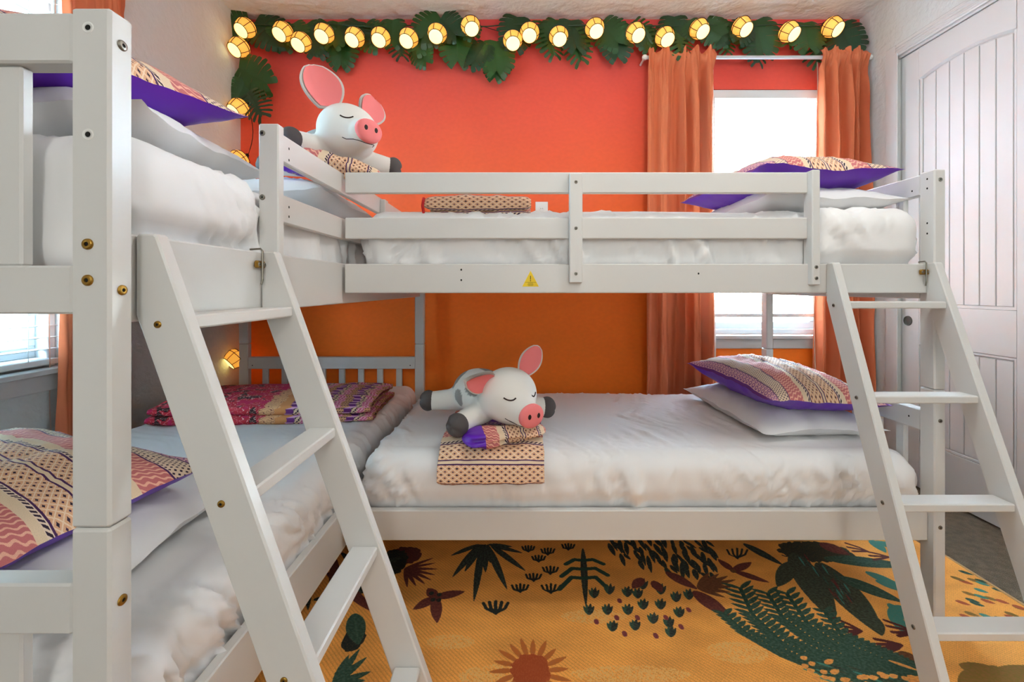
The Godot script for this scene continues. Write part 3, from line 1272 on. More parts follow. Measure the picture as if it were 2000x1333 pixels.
# a dyed throw: crimson with pale scribbled flowers, turning into purple, pink and tan stripes at one end
func red_textile_texture() -> ImageTexture:
	var w := 1024
	var h := 512
	var n := noise(70, 0.012, 3)
	var v := noise(71, 0.03, 2)
	var f := noise(72, 0.4, 2)
	var buf := PackedByteArray()
	buf.resize(w * h * 3)
	for y in h:
		for x in w:
			var q := n.get_noise_2d(x, y)
			var c := Color(0.68, 0.10, 0.17)
			if q > 0.18: c = Color(0.70, 0.08, 0.28)
			elif q < -0.30: c = Color(0.20, 0.09, 0.10)
			var s := absf(v.get_noise_2d(x * 1.0, y * 1.8))
			if s < 0.05 and q < 0.26: c = Color(0.88, 0.72, 0.68)
			var e := x + 36.0 * n.get_noise_2d(y * 2.0, 500.0)
			if e > 520 and e < 590: c = Color(0.84, 0.62, 0.44) if s > 0.05 else Color(0.42, 0.20, 0.16)
			elif e >= 590 and e < 640: c = Color(0.78, 0.50, 0.28)
			elif e >= 640:
				var k := fmod(e - 640.0, 128.0)
				if k < 34: c = Color(0.40, 0.12, 0.44) if fmod(y, 26.0) > 8.0 else Color(0.86, 0.64, 0.78)
				elif k < 60: c = Color(0.88, 0.76, 0.62) if int(y / 7 + k / 7) % 3 else Color(0.2, 0.12, 0.2)
				elif k < 92: c = Color(0.80, 0.36, 0.52) if fmod(y + k, 15.0) < 9.0 else Color(0.92, 0.72, 0.78)
				else: c = Color(0.82, 0.60, 0.42) if fmod(y, 14.0) + fmod(k, 12.0) > 8.0 else Color(0.2, 0.1, 0.18)
			var m := 1.0 + 0.10 * f.get_noise_2d(x, y)
			var i := (y * w + x) * 3
			buf[i] = int(clampf(c.r * m, 0, 1) * 255)
			buf[i + 1] = int(clampf(c.g * m, 0, 1) * 255)
			buf[i + 2] = int(clampf(c.b * m, 0, 1) * 255)
	return tex(w, h, buf)

const RW := 1536
const RH := 1122
const RS := 0.579        # rug texture pixels per millimetre
var rb := PackedByteArray()
var rug_fleck := noise(85, 0.13, 3)

func rug_dot(x: int, y: int, c: Color) -> void:
	if x < 0 or y < 0 or x >= RW or y >= RH: return
	var i := (y * RW + x) * 3
	rb[i] = int(c.r * 255)
	rb[i + 1] = int(c.g * 255)
	rb[i + 2] = int(c.b * 255)

func rug_leaf(a: Vector2, b: Vector2, wid: float, c: Color, edge: bool) -> void:
	var d := b - a
	var l := d.length()
	if l < 1.0: return
	d /= l
	var s := Vector2(-d.y, d.x)
	for y in range(int(minf(a.y, b.y) - wid), int(maxf(a.y, b.y) + wid) + 1):
		for x in range(int(minf(a.x, b.x) - wid), int(maxf(a.x, b.x) + wid) + 1):
			var p := Vector2(x, y) - a
			var t := p.dot(d) / l
			if t < 0.0 or t > 1.0: continue
			var hw := wid * 0.5 * pow(sin(PI * minf(1.0, pow(t, 0.85) * 0.97 + 0.03)), 0.75)
			var k := absf(p.dot(s)) / maxf(hw, 0.01)
			if k < 1.0:
				var cc := c.lerp(Color(0.30, 0.44, 0.34), 0.30) if edge and k < 0.10 and t > 0.1 else c
				cc = cc.lerp(Color(0.42, 0.50, 0.44) if c.g > c.r else Color(0.6, 0.36, 0.26), clampf(0.16 + 0.55 * rug_fleck.get_noise_2d(x, y * 1.6), 0.0, 0.34))
				if (x * 7 + y * 13) % 11 < 2: cc = cc.lerp(Color(0.80, 0.50, 0.22), 0.16)
				rug_dot(x, y, cc)

func rug_texture() -> ImageTexture:
	var pal := [Color(0.07, 0.11, 0.10), Color(0.10, 0.24, 0.19), Color(0.20, 0.50, 0.45), Color(0.32, 0.11, 0.10), Color(0.36, 0.21, 0.10), Color(0.62, 0.25, 0.09), Color(0.72, 0.38, 0.12), Color(0.46, 0.36, 0.10), Color(0.92, 0.70, 0.40), Color(0.46, 0.18, 0.22), Color(0.93, 0.62, 0.28), Color(0.15, 0.18, 0.12)]
	var n := noise(80, 0.006, 3)
	var f := noise(81, 0.3, 2)
	rb.resize(RW * RH * 3)
	for y in RH:
		for x in RW:
			var k := 1.0 + 0.10 * n.get_noise_2d(x, y * 2.0) + 0.10 * f.get_noise_2d(x, y)
			var wv := (x / 2 + y / 2) % 4
			k += -0.10 if wv == 0 else 0.03
			var i := (y * RW + x) * 3
			rb[i] = int(clampf(0.92 * k, 0, 1) * 255)
			rb[i + 1] = int(clampf(0.62 * k, 0, 1) * 255)
			rb[i + 2] = int(clampf(0.28 * k, 0, 1) * 255)
	var rng := RandomNumberGenerator.new()
	rng.seed = 11
	for m in RUG_MOTIFS:
		var c: Color = pal[m[1]]
		match int(m[0]):
			0: rug_leaf(Vector2(m[3], m[4]) * RS, Vector2(m[5], m[6]) * RS, m[2] * RS, c, m[2] > 24 and m[1] < 3)
			1:
				for k in range(3, m.size() - 3, 2):
					var a := Vector2(m[k], m[k + 1]) * RS
					var b := Vector2(m[k + 2], m[k + 3]) * RS
					var st := int(a.distance_to(b)) + 1
					var r := int(m[2] * RS * 0.5) + 1
					for q in st + 1:
						var p := a.lerp(b, float(q) / st)
						for yy in range(-r, r + 1):
							for xx in range(-r, r + 1):
								if xx * xx + yy * yy <= r * r: rug_dot(int(p.x) + xx, int(p.y) + yy, c)
			2:
				var rx: float = m[2] * RS
				var ry: float = m[3] * RS
				for yy in range(-int(ry), int(ry) + 1):
					for xx in range(-int(rx), int(rx) + 1):
						if pow(xx / rx, 2) + pow(yy / ry, 2) <= 1.0 + 0.3 * f.get_noise_2d(xx * 0.2, yy * 0.2):
							var cc := c if f.get_noise_2d(xx * 2.0, yy * 0.5) < 0.25 else c.lerp(Color(0.80, 0.50, 0.22), 0.22)
							rug_dot(int(m[4] * RS) + xx, int(m[5] * RS) + yy, cc)
			3:
				for q in int(m[2] * m[3] * 0.22):
					var p := Vector2(rng.randf_range(-1, 1), rng.randf_range(-1, 1))
					if p.length() > 1.0: continue
					var x := int((m[4] + p.x * m[2]) * RS)
					var y := int((m[5] + p.y * m[3]) * RS)
					for e in 4: rug_dot(x + e % 2, y + e / 2, c)
	# the warp shows through the print
	for y in RH:
		for x in RW:
			if (x / 2 + y / 2) % 4 == 1:
				var i := (y * RW + x) * 3
				rb[i] = mini(255, int(rb[i] * 0.93 + 14))
				rb[i + 1] = mini(255, int(rb[i + 1] * 0.93 + 8))
	return tex(RW, RH, rb)

# ---------------------------------------------------------------- the room
func wall_mesh(boxes: Array, uv0 := Vector2.ZERO, uvs := Vector2.ONE) -> Mesh:
	var st := begin()
	for b in boxes: raw_box(st, b[0], b[1], uv0, uvs)
	return st.commit()

const WX0 := 1.211      # back window opening
const WX1 := 1.973
const WY0 := 0.808
const WY1 := 2.385
const LZ0 := -1.735     # left window opening, far and near jamb
const LZ1 := -0.93
const DZ0 := -2.552     # closet opening
const DZ1 := -1.82
const DY := 2.442

func build_room() -> void:
	var g: Material = M.grey_wall_paint
	var o: Node = part(self, "floor", wall_mesh([[Vector3(XL - T, -0.12, ZB - T), Vector3(XR + T + 0.7, 0, ZF + T)]]), M.carpet)
	structure(o, "grey-brown carpeted floor under the rug", "floor")
	o = part(self, "ceiling", wall_mesh([[Vector3(XL - T, CEIL, ZB - T), Vector3(XR + T + 0.7, CEIL + 0.12, ZF + T)]]), M.ceiling_plaster)
	structure(o, "off-white ceiling with knocked-down plaster texture", "ceiling")
	var zb0 := ZB - T
	o = part(self, "wall_back", wall_mesh([
		[Vector3(XL, 0, zb0), Vector3(WX0, CEIL, ZB)], [Vector3(WX1, 0, zb0), Vector3(XR, CEIL, ZB)],
		[Vector3(WX0, 0, zb0), Vector3(WX1, WY0, ZB)], [Vector3(WX0, WY1, zb0), Vector3(WX1, CEIL, ZB)]], Vector2(XL, 0), Vector2(XR - XL, CEIL)), M.sunset_wall_paint)
	structure(o, "accent wall painted from crimson down to orange like a sunset", "wall")
	o = part(self, "wall_left", wall_mesh([
		[Vector3(XL - T, 0, ZB - T), Vector3(XL, CEIL, LZ0)], [Vector3(XL - T, 0, LZ1), Vector3(XL, CEIL, ZF)],
		[Vector3(XL - T, 0, LZ0), Vector3(XL, WY0, LZ1)], [Vector3(XL - T, WY1, LZ0), Vector3(XL, CEIL, LZ1)]]), g)
	structure(o, "pale grey wall beside the bunk with a window", "wall")
	o = part(self, "wall_right", wall_mesh([
		[Vector3(XR, 0, ZB - T), Vector3(XR + T, CEIL, DZ0)], [Vector3(XR, 0, DZ1), Vector3(XR + T, CEIL, ZF)], [Vector3(XR, DY, DZ0), Vector3(XR + T, CEIL, DZ1)],
		[Vector3(XR + T + 0.55, 0, DZ0 - 0.3), Vector3(XR + T + 0.67, CEIL, DZ1 + 0.3)], [Vector3(XR + T, 0, DZ0 - 0.4), Vector3(XR + T + 0.67, CEIL, DZ0 - 0.3)], [Vector3(XR + T, 0, DZ1 + 0.3), Vector3(XR + T + 0.67, CEIL, DZ1 + 0.4)]]), g)
	structure(o, "pale grey wall around the white closet door", "wall")
	o = part(self, "wall_front", wall_mesh([[Vector3(XL - T, 0, ZF), Vector3(XR + T, CEIL, ZF + T)]]), g)
	structure(o, "plain pale grey wall facing the sunset wall", "wall")
	o = wbox(self, "baseboard_back", Vector3(XL, 0, ZB), Vector3(XR, 0.10, ZB + 0.014), M.white_trim, 0.004)
	structure(o, "white baseboard along the sunset wall", "baseboard")
	o = wbox(self, "baseboard_right", Vector3(XR - 0.014, 0, DZ1 + 0.07), Vector3(XR, 0.10, ZF), M.white_trim, 0.004)
	structure(o, "white baseboard along the closet wall", "baseboard")
	o = wbox(self, "baseboard_left", Vector3(XL, 0, ZB + 0.014), Vector3(XL + 0.014, 0.10, ZF), M.white_trim, 0.004)
	structure(o, "white baseboard under the side window", "baseboard")
	build_window_back()
	build_window_left()
	build_door()

func window_unit(called: String, label: String, p0: Vector3, along: Vector3, out: Vector3, width: float) -> void:
	# p0: lower corner of the opening on the room's face; along: direction of the width; out: out of the room
	var w := Node3D.new()
	w.name = called
	add_child(w)
	w.position = p0
	structure(w, label, "window")
	var hgt := WY1 - WY0
	var bx := func(par: Node, n: String, a0: float, a1: float, y0: float, y1: float, o0: float, o1: float, m: Material):
		return wbox(par, n, p0 + along * a0 + out * o0 + Vector3(0, y0, 0), p0 + along * a1 + out * o1 + Vector3(0, y1, 0), m, 0.003)
	# frame in the opening
	bx.call(w, "jamb", 0, 0.03, 0, hgt, 0.03, T, M.vinyl_white)
	bx.call(w, "jamb", width - 0.03, width, 0, hgt, 0.03, T, M.vinyl_white)
	bx.call(w, "head", 0.03, width - 0.03, hgt - 0.03, hgt, 0.03, T, M.vinyl_white)
	bx.call(w, "frame_sill", 0.03, width - 0.03, 0, 0.035, 0.045, T, M.vinyl_white)
	for s in [[0.035, 0.80, 0.075, 0.10], [0.78, hgt - 0.03, 0.105, 0.13]]:
		var sash: Node = bx.call(w, "sash", 0.03, width - 0.03, s[0], s[0] + 0.045, s[2], s[3], M.vinyl_white)
		bx.call(sash, "sash_rail", 0.03, width - 0.03, s[1] - 0.04, s[1], s[2], s[3], M.vinyl_white)
		bx.call(sash, "sash_stile", 0.03, 0.065, s[0] + 0.045, s[1] - 0.04, s[2], s[3], M.vinyl_white)
		bx.call(sash, "sash_stile", width - 0.065, width - 0.03, s[0] + 0.045, s[1] - 0.04, s[2], s[3], M.vinyl_white)
		bx.call(w, "pane", 0.065, width - 0.065, s[0] + 0.045, s[1] - 0.04, (s[2] + s[3]) * 0.5 - 0.002, (s[2] + s[3]) * 0.5 + 0.002, M.window_glass)
	bx.call(w, "window_sill", -0.05, width + 0.05, -0.022, 0.0, -0.035, 0.045, M.white_trim)
	bx.call(w, "apron", -0.02, width + 0.02, -0.085, -0.022, -0.014, 0.0, M.white_trim)

func blind(label: String, p0: Vector3, along: Vector3, out: Vector3, width: float, bottom: float) -> void:
	var hgt := WY1 - WY0
	var b := thing("window_blind", label, "blind", p0 + Vector3(0, hgt, 0) + out * 0.035)
	var bx := func(par: Node, n: String, a0: float, a1: float, y0: float, y1: float, o0: float, o1: float):
		return wbox(par, n, p0 + along * a0 + out * o0 + Vector3(0, y0, 0), p0 + along * a1 + out * o1 + Vector3(0, y1, 0), M.vinyl_white, 0.002)
	bx.call(b, "headrail", 0.005, width - 0.005, hgt - 0.055, hgt - 0.002, 0.002, 0.055)
	var y := hgt - 0.085
	while y > bottom + 0.03:
		bx.call(b, "slat", 0.012, width - 0.012, y, y + 0.0028, 0.006, 0.052)
		y -= 0.0445
	bx.call(b, "bottom_rail", 0.012, width - 0.012, bottom, bottom + 0.022, 0.004, 0.054)
	for a in [0.12, width - 0.12]:
		part(b, "ladder_cord", tube([p0 + along * a + out * 0.004 + Vector3(0, bottom + 0.02, 0) - org(b), p0 + along * a + out * 0.004 + Vector3(0, hgt - 0.05, 0) - org(b)], 0.0012, 5), M.vinyl_white)
	part(b, "pull_cord", tube([p0 + along * (width - 0.05) - out * 0.0 + Vector3(0, bottom + 0.05, 0) - org(b), p0 + along * (width - 0.05) + Vector3(0, hgt - 0.05, 0) - org(b)], 0.0012, 5), M.vinyl_white)
	part(b, "wand", tube([p0 + along * 0.04 + Vector3(0, hgt * 0.45, 0) - org(b), p0 + along * 0.04 + Vector3(0, hgt - 0.05, 0) - org(b)], 0.004, 6), M.vinyl_white)

func build_window_back() -> void:
	var p := Vector3(WX0, WY0, ZB)
	window_unit("window_1", "white window in the sunset wall between the terracotta curtains", p, Vector3.RIGHT, Vector3.FORWARD, WX1 - WX0)
	blind("white slatted blind in the window of the sunset wall", p, Vector3.RIGHT, Vector3.FORWARD, WX1 - WX0, 0.115)

func build_window_left() -> void:
	var p := Vector3(XL, WY0, LZ0)
	window_unit("window_2", "white window in the grey wall beside the bunk", p, Vector3.BACK, Vector3.LEFT, LZ1 - LZ0)
	blind("white slatted blind in the window of the grey wall", p, Vector3.BACK, Vector3.LEFT, LZ1 - LZ0, 0.01)

# a curtain hung from x 0 to w, from y 0 down to -h, folds along z
func curtain_mesh(w: float, h: float, folds: float, amp: float, sd: int, flare := 0.0) -> Mesh:
	var n := noise(sd, 1.0, 2)
	return grid_mesh(int(folds * 22), 70, func(u: float, v: float):
		var ph := u * folds * TAU + 2.4 * n.get_noise_2d(u * 2.6, v * 0.30) + 0.8 * sin(u * 9.0)
		var a := amp * (0.40 + 0.60 * smoothstep(0.0, 0.14, v)) * clampf(0.8 + 0.9 * n.get_noise_2d(u * 3.0 + 7.0, 3.0), 0.35, 1.3)
		var s := sin(ph)
		var z := a * (signf(s) * pow(absf(s), 0.75) + 0.22 * sin(2.0 * ph + 1.0 + 3.0 * n.get_noise_2d(u, v))) + 0.012 * n.get_noise_2d(u * 5.0, v * 4.0)
		var gather := exp(-pow((v - 0.018) / 0.010, 2.0))
		z = lerpf(z, 0.022 + 0.30 * absf(z), clampf(gather * 1.6, 0.0, 1.0))
		var pinch := exp(-v * 14.0)
		z += 0.016 * pinch * sin(ph * 2.3 + 6.0 * n.get_noise_2d(u * 6.0, v * 9.0)) * (1.0 - gather)
		var x := w * u + flare * (u - 0.5) * v * 2.0 + 0.012 * cos(ph) * (0.4 + v * 0.6) * sin(PI * u)
		var y := -h * v + (0.016 * n.get_noise_2d(u * 9.0, 1.0) + 0.016 * maxf(0.0, sin(ph))) * exp(-v * 30.0)
		return Vector3(x, y, z))

func curtain(label: String, at: Vector3, turn: float, w: float, h: float, folds: float, sd: int, lining_side: float, flare := 0.0, amp := 0.050) -> void:
	var c := thing("curtain", label, "curtain", at)
	c.rotation.y = turn
	var m := curtain_mesh(w, h, folds, amp, sd, flare)
	part(c, "drape", m, M.terracotta_curtain)
	# the pale lining turns round the edge next to the glass
	if lining_side >= 0.0:
		var n := noise(sd, 1.0, 2)
		var x := w * lining_side
		part(c, "lining", grid_mesh(3, 40, func(u: float, v: float):
			return Vector3(x + (u - 0.5) * 0.014 + flare * (lining_side - 0.5) * v * 2.0, -0.06 - (h - 0.08) * v, -0.030 - 0.01 * u + 0.02 * n.get_noise_2d(2.0, v * 3.0))), M.curtain_lining)

func build_curtains() -> void:
	curtain("terracotta curtain drawn to the outlet side of the sunset-wall window", Vector3(0.795, 2.578, -2.735), 0.0, 0.415, 2.50, 4.6, 101, 1.0, 0.02)
	curtain("terracotta curtain hanging between the window and the closet wall", Vector3(1.862, 2.582, -2.735), 0.0, 0.295, 2.50, 4.2, 102, 0.0, 0.015)
	curtain("terracotta curtain at the window of the grey wall", Vector3(-1.742, 2.575, -1.70), PI / 2, 0.26, 2.50, 3.8, 103, 0.0, 0.03, 0.018)
	for r in [["slim pale metal curtain rod across the sunset wall", Vector3(0.775, 2.535, -2.735), Vector3(2.165, 2.535, -2.735), Vector3(0, 0, -1)], ["slim pale metal curtain rod on the grey wall", Vector3(-1.742, 2.535, -2.0), Vector3(-1.742, 2.535, -0.72), Vector3(-1, 0, 0)]]:
		var t := thing("curtain_rod", r[0], "curtain rod", r[1])
		part(t, "rod", tube([Vector3.ZERO, r[2] - r[1]], 0.0115, 14), M.rod_metal)
		for e in [0.0, 1.0]:
			var p: Vector3 = (r[2] - r[1]) * e
			part(t, "end_cap", box_mesh(Vector3(0.03, 0.03, 0.03), 0.008), M.plastic_white, p)
			var d: Vector3 = r[3]
			part(t, "bracket", tube([p, p + d * (0.094 if d.z != 0.0 else 0.038)], 0.007, 8), M.plastic_white)

func build_door() -> void:
	# casing
	for k in [["jamb_casing", Vector3(XR - 0.016, 0, DZ0 - 0.072), Vector3(XR, DY + 0.07, DZ0)], ["jamb_casing", Vector3(XR - 0.016, 0, DZ1), Vector3(XR, DY + 0.07, DZ1 + 0.072)], ["head_casing", Vector3(XR - 0.016, DY, DZ0), Vector3(XR, DY + 0.07, DZ1)]]:
		pass
	var tr := Node3D.new()
	tr.name = "trim_1"
	add_child(tr)
	tr.position = Vector3(XR, 0, DZ0)
	structure(tr, "white moulded casing around the closet door", "casing")
	for k in [[DZ0 - 0.072, DZ0, 0.0, DY + 0.07], [DZ1, DZ1 + 0.072, 0.0, DY + 0.07]]:
		var c := wbox(tr, "side_casing", Vector3(XR - 0.014, k[2], k[0]), Vector3(XR, k[3], k[1]), M.white_trim, 0.004)
		var inner: float = k[1] if k[0] < -2.0 else k[0]
		wbox(c, "bead", Vector3(XR - 0.019, 0, inner - 0.016), Vector3(XR - 0.012, DY + 0.016, inner + 0.016), M.white_trim, 0.003)
	var hc := wbox(tr, "head_casing", Vector3(XR - 0.014, DY, DZ0), Vector3(XR, DY + 0.07, DZ1), M.white_trim, 0.004)
	for b in [[0.012, 0.020], [0.030, 0.036], [0.046, 0.054]]:
		wbox(hc, "bead", Vector3(XR - 0.018, DY + b[0], DZ0), Vector3(XR - 0.013, DY + b[1], DZ1), M.white_trim, 0.002)
	wbox(tr, "stop", Vector3(XR + 0.0, DY - 0.012, DZ0), Vector3(XR + 0.012, DY, DZ1), M.white_trim, 0.002)
	# slab: a face with an arched, planked panel above and a planked panel below; built from the stiles and rails round the recesses
	var d := Node3D.new()
	d.name = "door_1"
	add_child(d)
	d.position = Vector3(XR + 0.015, 0.012, DZ0)
	structure(d, "white closet door with arched plank panels and a round finger pull", "door")
	var x0 := XR + 0.016
	var x1 := XR + 0.05
	var za := -2.437      # panel, far side
	var zb := -1.958      # panel, near side
	var W: Material = M.white_trim
	var zs := DZ0 + 0.006
	var ze := DZ1 - 0.004
	wbox(d, "stile", Vector3(x0, 0.012, zs), Vector3(x1, 2.430, za), W, 0.002)
	wbox(d, "stile", Vector3(x0, 0.012, zb), Vector3(x1, 2.430, ze), W, 0.002)
	wbox(d, "bottom_rail", Vector3(x0, 0.012, za), Vector3(x1, 0.265, zb), W, 0.001)
	wbox(d, "lock_rail", Vector3(x0, 0.800, za), Vector3(x1, 1.008, zb), W, 0.001)
	# the top rail ends in an arch
	var poly := []
	var arch := func(t: float) -> float: return 2.262 + 0.034 * (1.0 - pow(2.0 * t - 1.0, 2.0))
	for i in 25:
		var t := i / 24.0
		poly.append(Vector2(lerpf(za, zb, t), arch.call(t)))
	poly.append(Vector2(zb, 2.430))
	poly.append(Vector2(za, 2.430))
	var st := begin()
	for i in 24:
		var p: Vector2 = poly[i]
		var q: Vector2 = poly[i + 1]
		quad(st, Vector3(x0, p.y, p.x), Vector3(x0, q.y, q.x), Vector3(x0, 2.43, q.x), Vector3(x0, 2.43, p.x), Vector3.LEFT)
		quad(st, Vector3(x0, p.y, p.x), Vector3(x0, q.y, q.x), Vector3(x0 + 0.012, q.y - 0.012, q.x), Vector3(x0 + 0.012, p.y - 0.012, p.x), Vector3(-0.6, -0.8, 0))
	quad(st, Vector3(x0, 2.43, za), Vector3(x0, 2.43, zb), Vector3(x1, 2.43, zb), Vector3(x1, 2.43, za), Vector3.UP)
	part(d, "arched_rail", st.commit(), W, -org(d))
	# moulding round each panel, then the planks with grooves between them
	for pn in [[1.008, 2.262, true], [0.265, 0.800, false]]:
		var y0: float = pn[0]
		var y1: float = pn[1]
		wbox(d, "panel_backing", Vector3(x0 + 0.014, y0, za), Vector3(x1 - 0.004, y1 + (0.034 if pn[2] else 0.0), zb), W, 0.0005)
		for s in [[za, za + 0.016], [zb - 0.016, zb]]:
			wbox(d, "moulding", Vector3(x0 + 0.004, y0, s[0]), Vector3(x0 + 0.016, y1, s[1]), W, 0.005)
		wbox(d, "moulding", Vector3(x0 + 0.004, y0, za), Vector3(x0 + 0.016, y0 + 0.016, zb), W, 0.005)
		if not pn[2]: wbox(d, "moulding", Vector3(x0 + 0.004, y1 - 0.016, za), Vector3(x0 + 0.016, y1, zb), W, 0.005)
		var a := za + 0.018
		var n := 6
		var pw := (zb - za - 0.036) / n
		for k in n:
			var t0 := (a + pw * k - za) / (zb - za)
			var t1 := (a + pw * (k + 1) - za) / (zb - za)
			var top0: float = arch.call(t0) - 0.018 if pn[2] else y1 - 0.020
			var top1: float = arch.call(t1) - 0.018 if pn[2] else y1 - 0.020
			var z0 := a + pw * k + 0.0018
			var z1 := a + pw * (k + 1) - 0.0018
			var m := prism([Vector2(-z1, y0 + 0.018), Vector2(-z0, y0 + 0.018), Vector2(-z0, top0), Vector2(-z1, top1)], 0.008, 0.002)
			# the prism is thick along its z; turn it so that it is thick along the wall's normal
			part(d, "plank", m, W, Vector3(x0 + 0.007, 0, 0) - org(d), Basis(Vector3.UP, PI / 2))
	var pull := part(d, "finger_pull", lathe([Vector2(0.0, 0.0008), Vector2(0.021, 0.0008), Vector2(0.0225, 0.0042), Vector2(0.0265, 0.0042), Vector2(0.028, 0.0)], 28), M.nickel, Vector3(x0 - 0.0005, 0.925, -2.504) - org(d), Basis(Vector3.BACK, PI / 2))
	pull.set_meta("label", "round nickel finger pull")

func build_outlet() -> void:
	var o := thing("wall_outlet", "white wall outlet plate on the sunset wall above the bunk rail", "outlet", Vector3(0.144, 1.60, ZB + 0.001))
	part(o, "plate", box_mesh(Vector3(0.080, 0.125, 0.007), 0.003), M.plastic_white, Vector3(0, 0, 0.0035))
	for s in [-1, 1]:
		var r := part(o, "socket", lathe([Vector2(0, 0.003), Vector2(0.016, 0.003), Vector2(0.0175, 0.0)], 20), M.plastic_white, Vector3(0, s * 0.02, 0.007), Basis(Vector3.RIGHT, PI / 2))
		for k in [-1, 1]: part(r, "slot", box_mesh(Vector3(0.0022, 0.0012, 0.008), 0.0003), M.hole_shade_paint, Vector3(k * 0.006, 0.0032, 0.002))

func build_added_pendants() -> void:  # added pendants, out of view, to even out the room light
	for k in 2:
		var at: Vector3 = [Vector3(0.70, CEIL, -1.10), Vector3(0.30, CEIL, 2.0)][k]
		var o := thing("added_pendant_lamp", ["added opal glass pendant lamp giving fill light above the space between the bunks", "added opal glass pendant lamp giving fill light near the plain grey wall"][k], "lamp", at)
		part(o, "base", lathe([Vector2(0.0, 0.0), Vector2(0.075, 0.0), Vector2(0.070, -0.02), Vector2(0.03, -0.03), Vector2(0.012, -0.034), Vector2(0.012, -0.45)], 32), M.plastic_white)
		part(o, "lamp_globe", lathe([Vector2(0.03, -0.445), Vector2(0.09, -0.46), Vector2(0.135, -0.50), Vector2(0.15, -0.56), Vector2(0.135, -0.62), Vector2(0.09, -0.665), Vector2(0.0, -0.68)], 32), M.lamp_diffuser)
		var l := OmniLight3D.new()
		l.name = "fill_light"
		l.light_color = Color(1.0, 0.985, 0.955)
		l.light_energy = [FILL_LAMP_ENERGY, FRONT_FILL_ENERGY][k]
		l.light_size = 0.14
		l.omni_range = 12.0
		l.omni_attenuation = 2.0
		l.shadow_enabled = true
		o.add_child(l, true)
		l.position = Vector3(0, -0.56, 0)

# the house next door, seen through the slats of the side window
# an added globe floor lamp behind the viewer, fill light for the lower bunk
func build_added_floor_lamp() -> void:
	var o := thing("added_floor_lamp", "added globe floor lamp giving fill light by the plain grey wall", "lamp", Vector3(0.55, 0.0, 2.15))
	part(o, "base", lathe([Vector2(0.0, 0.0), Vector2(0.14, 0.0), Vector2(0.14, 0.015), Vector2(0.02, 0.03), Vector2(0.0, 0.03)], 32), M.steel)
	part(o, "pole", tube([Vector3(0, 0.02, 0), Vector3(0, 1.28, 0)], 0.011, 12), M.steel)
	part(o, "lamp_globe", lathe([Vector2(0.03, 1.27), Vector2(0.09, 1.285), Vector2(0.135, 1.33), Vector2(0.15, 1.39), Vector2(0.135, 1.45), Vector2(0.09, 1.495), Vector2(0.0, 1.51)], 32), M.lamp_diffuser)
	var l := OmniLight3D.new()
	l.name = "fill_light"
	l.light_color = Color(1.0, 0.985, 0.955)
	l.light_energy = FLOOR_FILL_ENERGY
	l.light_size = 0.14
	l.omni_range = 12.0
	l.omni_attenuation = 2.0
	l.shadow_enabled = true
	o.add_child(l, true)
	l.position = Vector3(0, 1.39, 0)

func build_neighbour() -> void:
	var o := thing("neighbour_house", "pale blue sided neighbouring house outside the side window, with an added unseen wing", "house", Vector3(-4.3, -3.0, -3.0))
	for k in 42:
		var y := -3.0 + 0.2 * k
		part(o, "siding_board", box_mesh(Vector3(0.03, 0.205, 7.0), 0.004), M.house_siding, Vector3(-4.3, y + 0.1, -0.8) - org(o), Basis(Vector3.BACK, 0.06))
	# added wing, out of view, keeps sky light off the closet door
	for k in 42:
		var y := -3.0 + 0.2 * k
		part(o, "siding_board", box_mesh(Vector3(5.55, 0.205, 0.03), 0.004), M.house_siding, Vector3(-1.52, y + 0.1, -4.30) - org(o), Basis(Vector3.RIGHT, 0.06))
	for z in [-4.1, -2.2, 0.6]:
		var f := wbox(o, "corner_board", Vector3(-4.29, -3.0, z), Vector3(-4.25, 5.4, z + 0.14), M.white_trim, 0.004)
		f.set_meta("label", "white trim board")

# ---------------------------------------------------------------- bunk beds
var bolt_mesh: Mesh
var bore_mesh: Mesh

func bolt(par: Node, at: Vector3, n: Vector3, m: Material, s := 1.0) -> void:
	var b := Basis(Quaternion(Vector3.UP, n)).scaled(Vector3.ONE * s) if n != Vector3.DOWN else Basis()
	var o := part(par, "bolt", bolt_mesh, m, at - org(par), b)
	part(o, "hex_socket", bore_mesh, M.hole_shade_paint, Vector3(0, 0.0012, 0))

func hole(par: Node, at: Vector3, n: Vector3, s := 1.0) -> void:
	part(par, "screw_hole", bore_mesh, M.hole_shade_paint, at - org(par) + n * 0.0003, Basis(Quaternion(Vector3.UP, n)).scaled(Vector3(s, 1, s)))  # flat dark disc, the hole's shade painted on

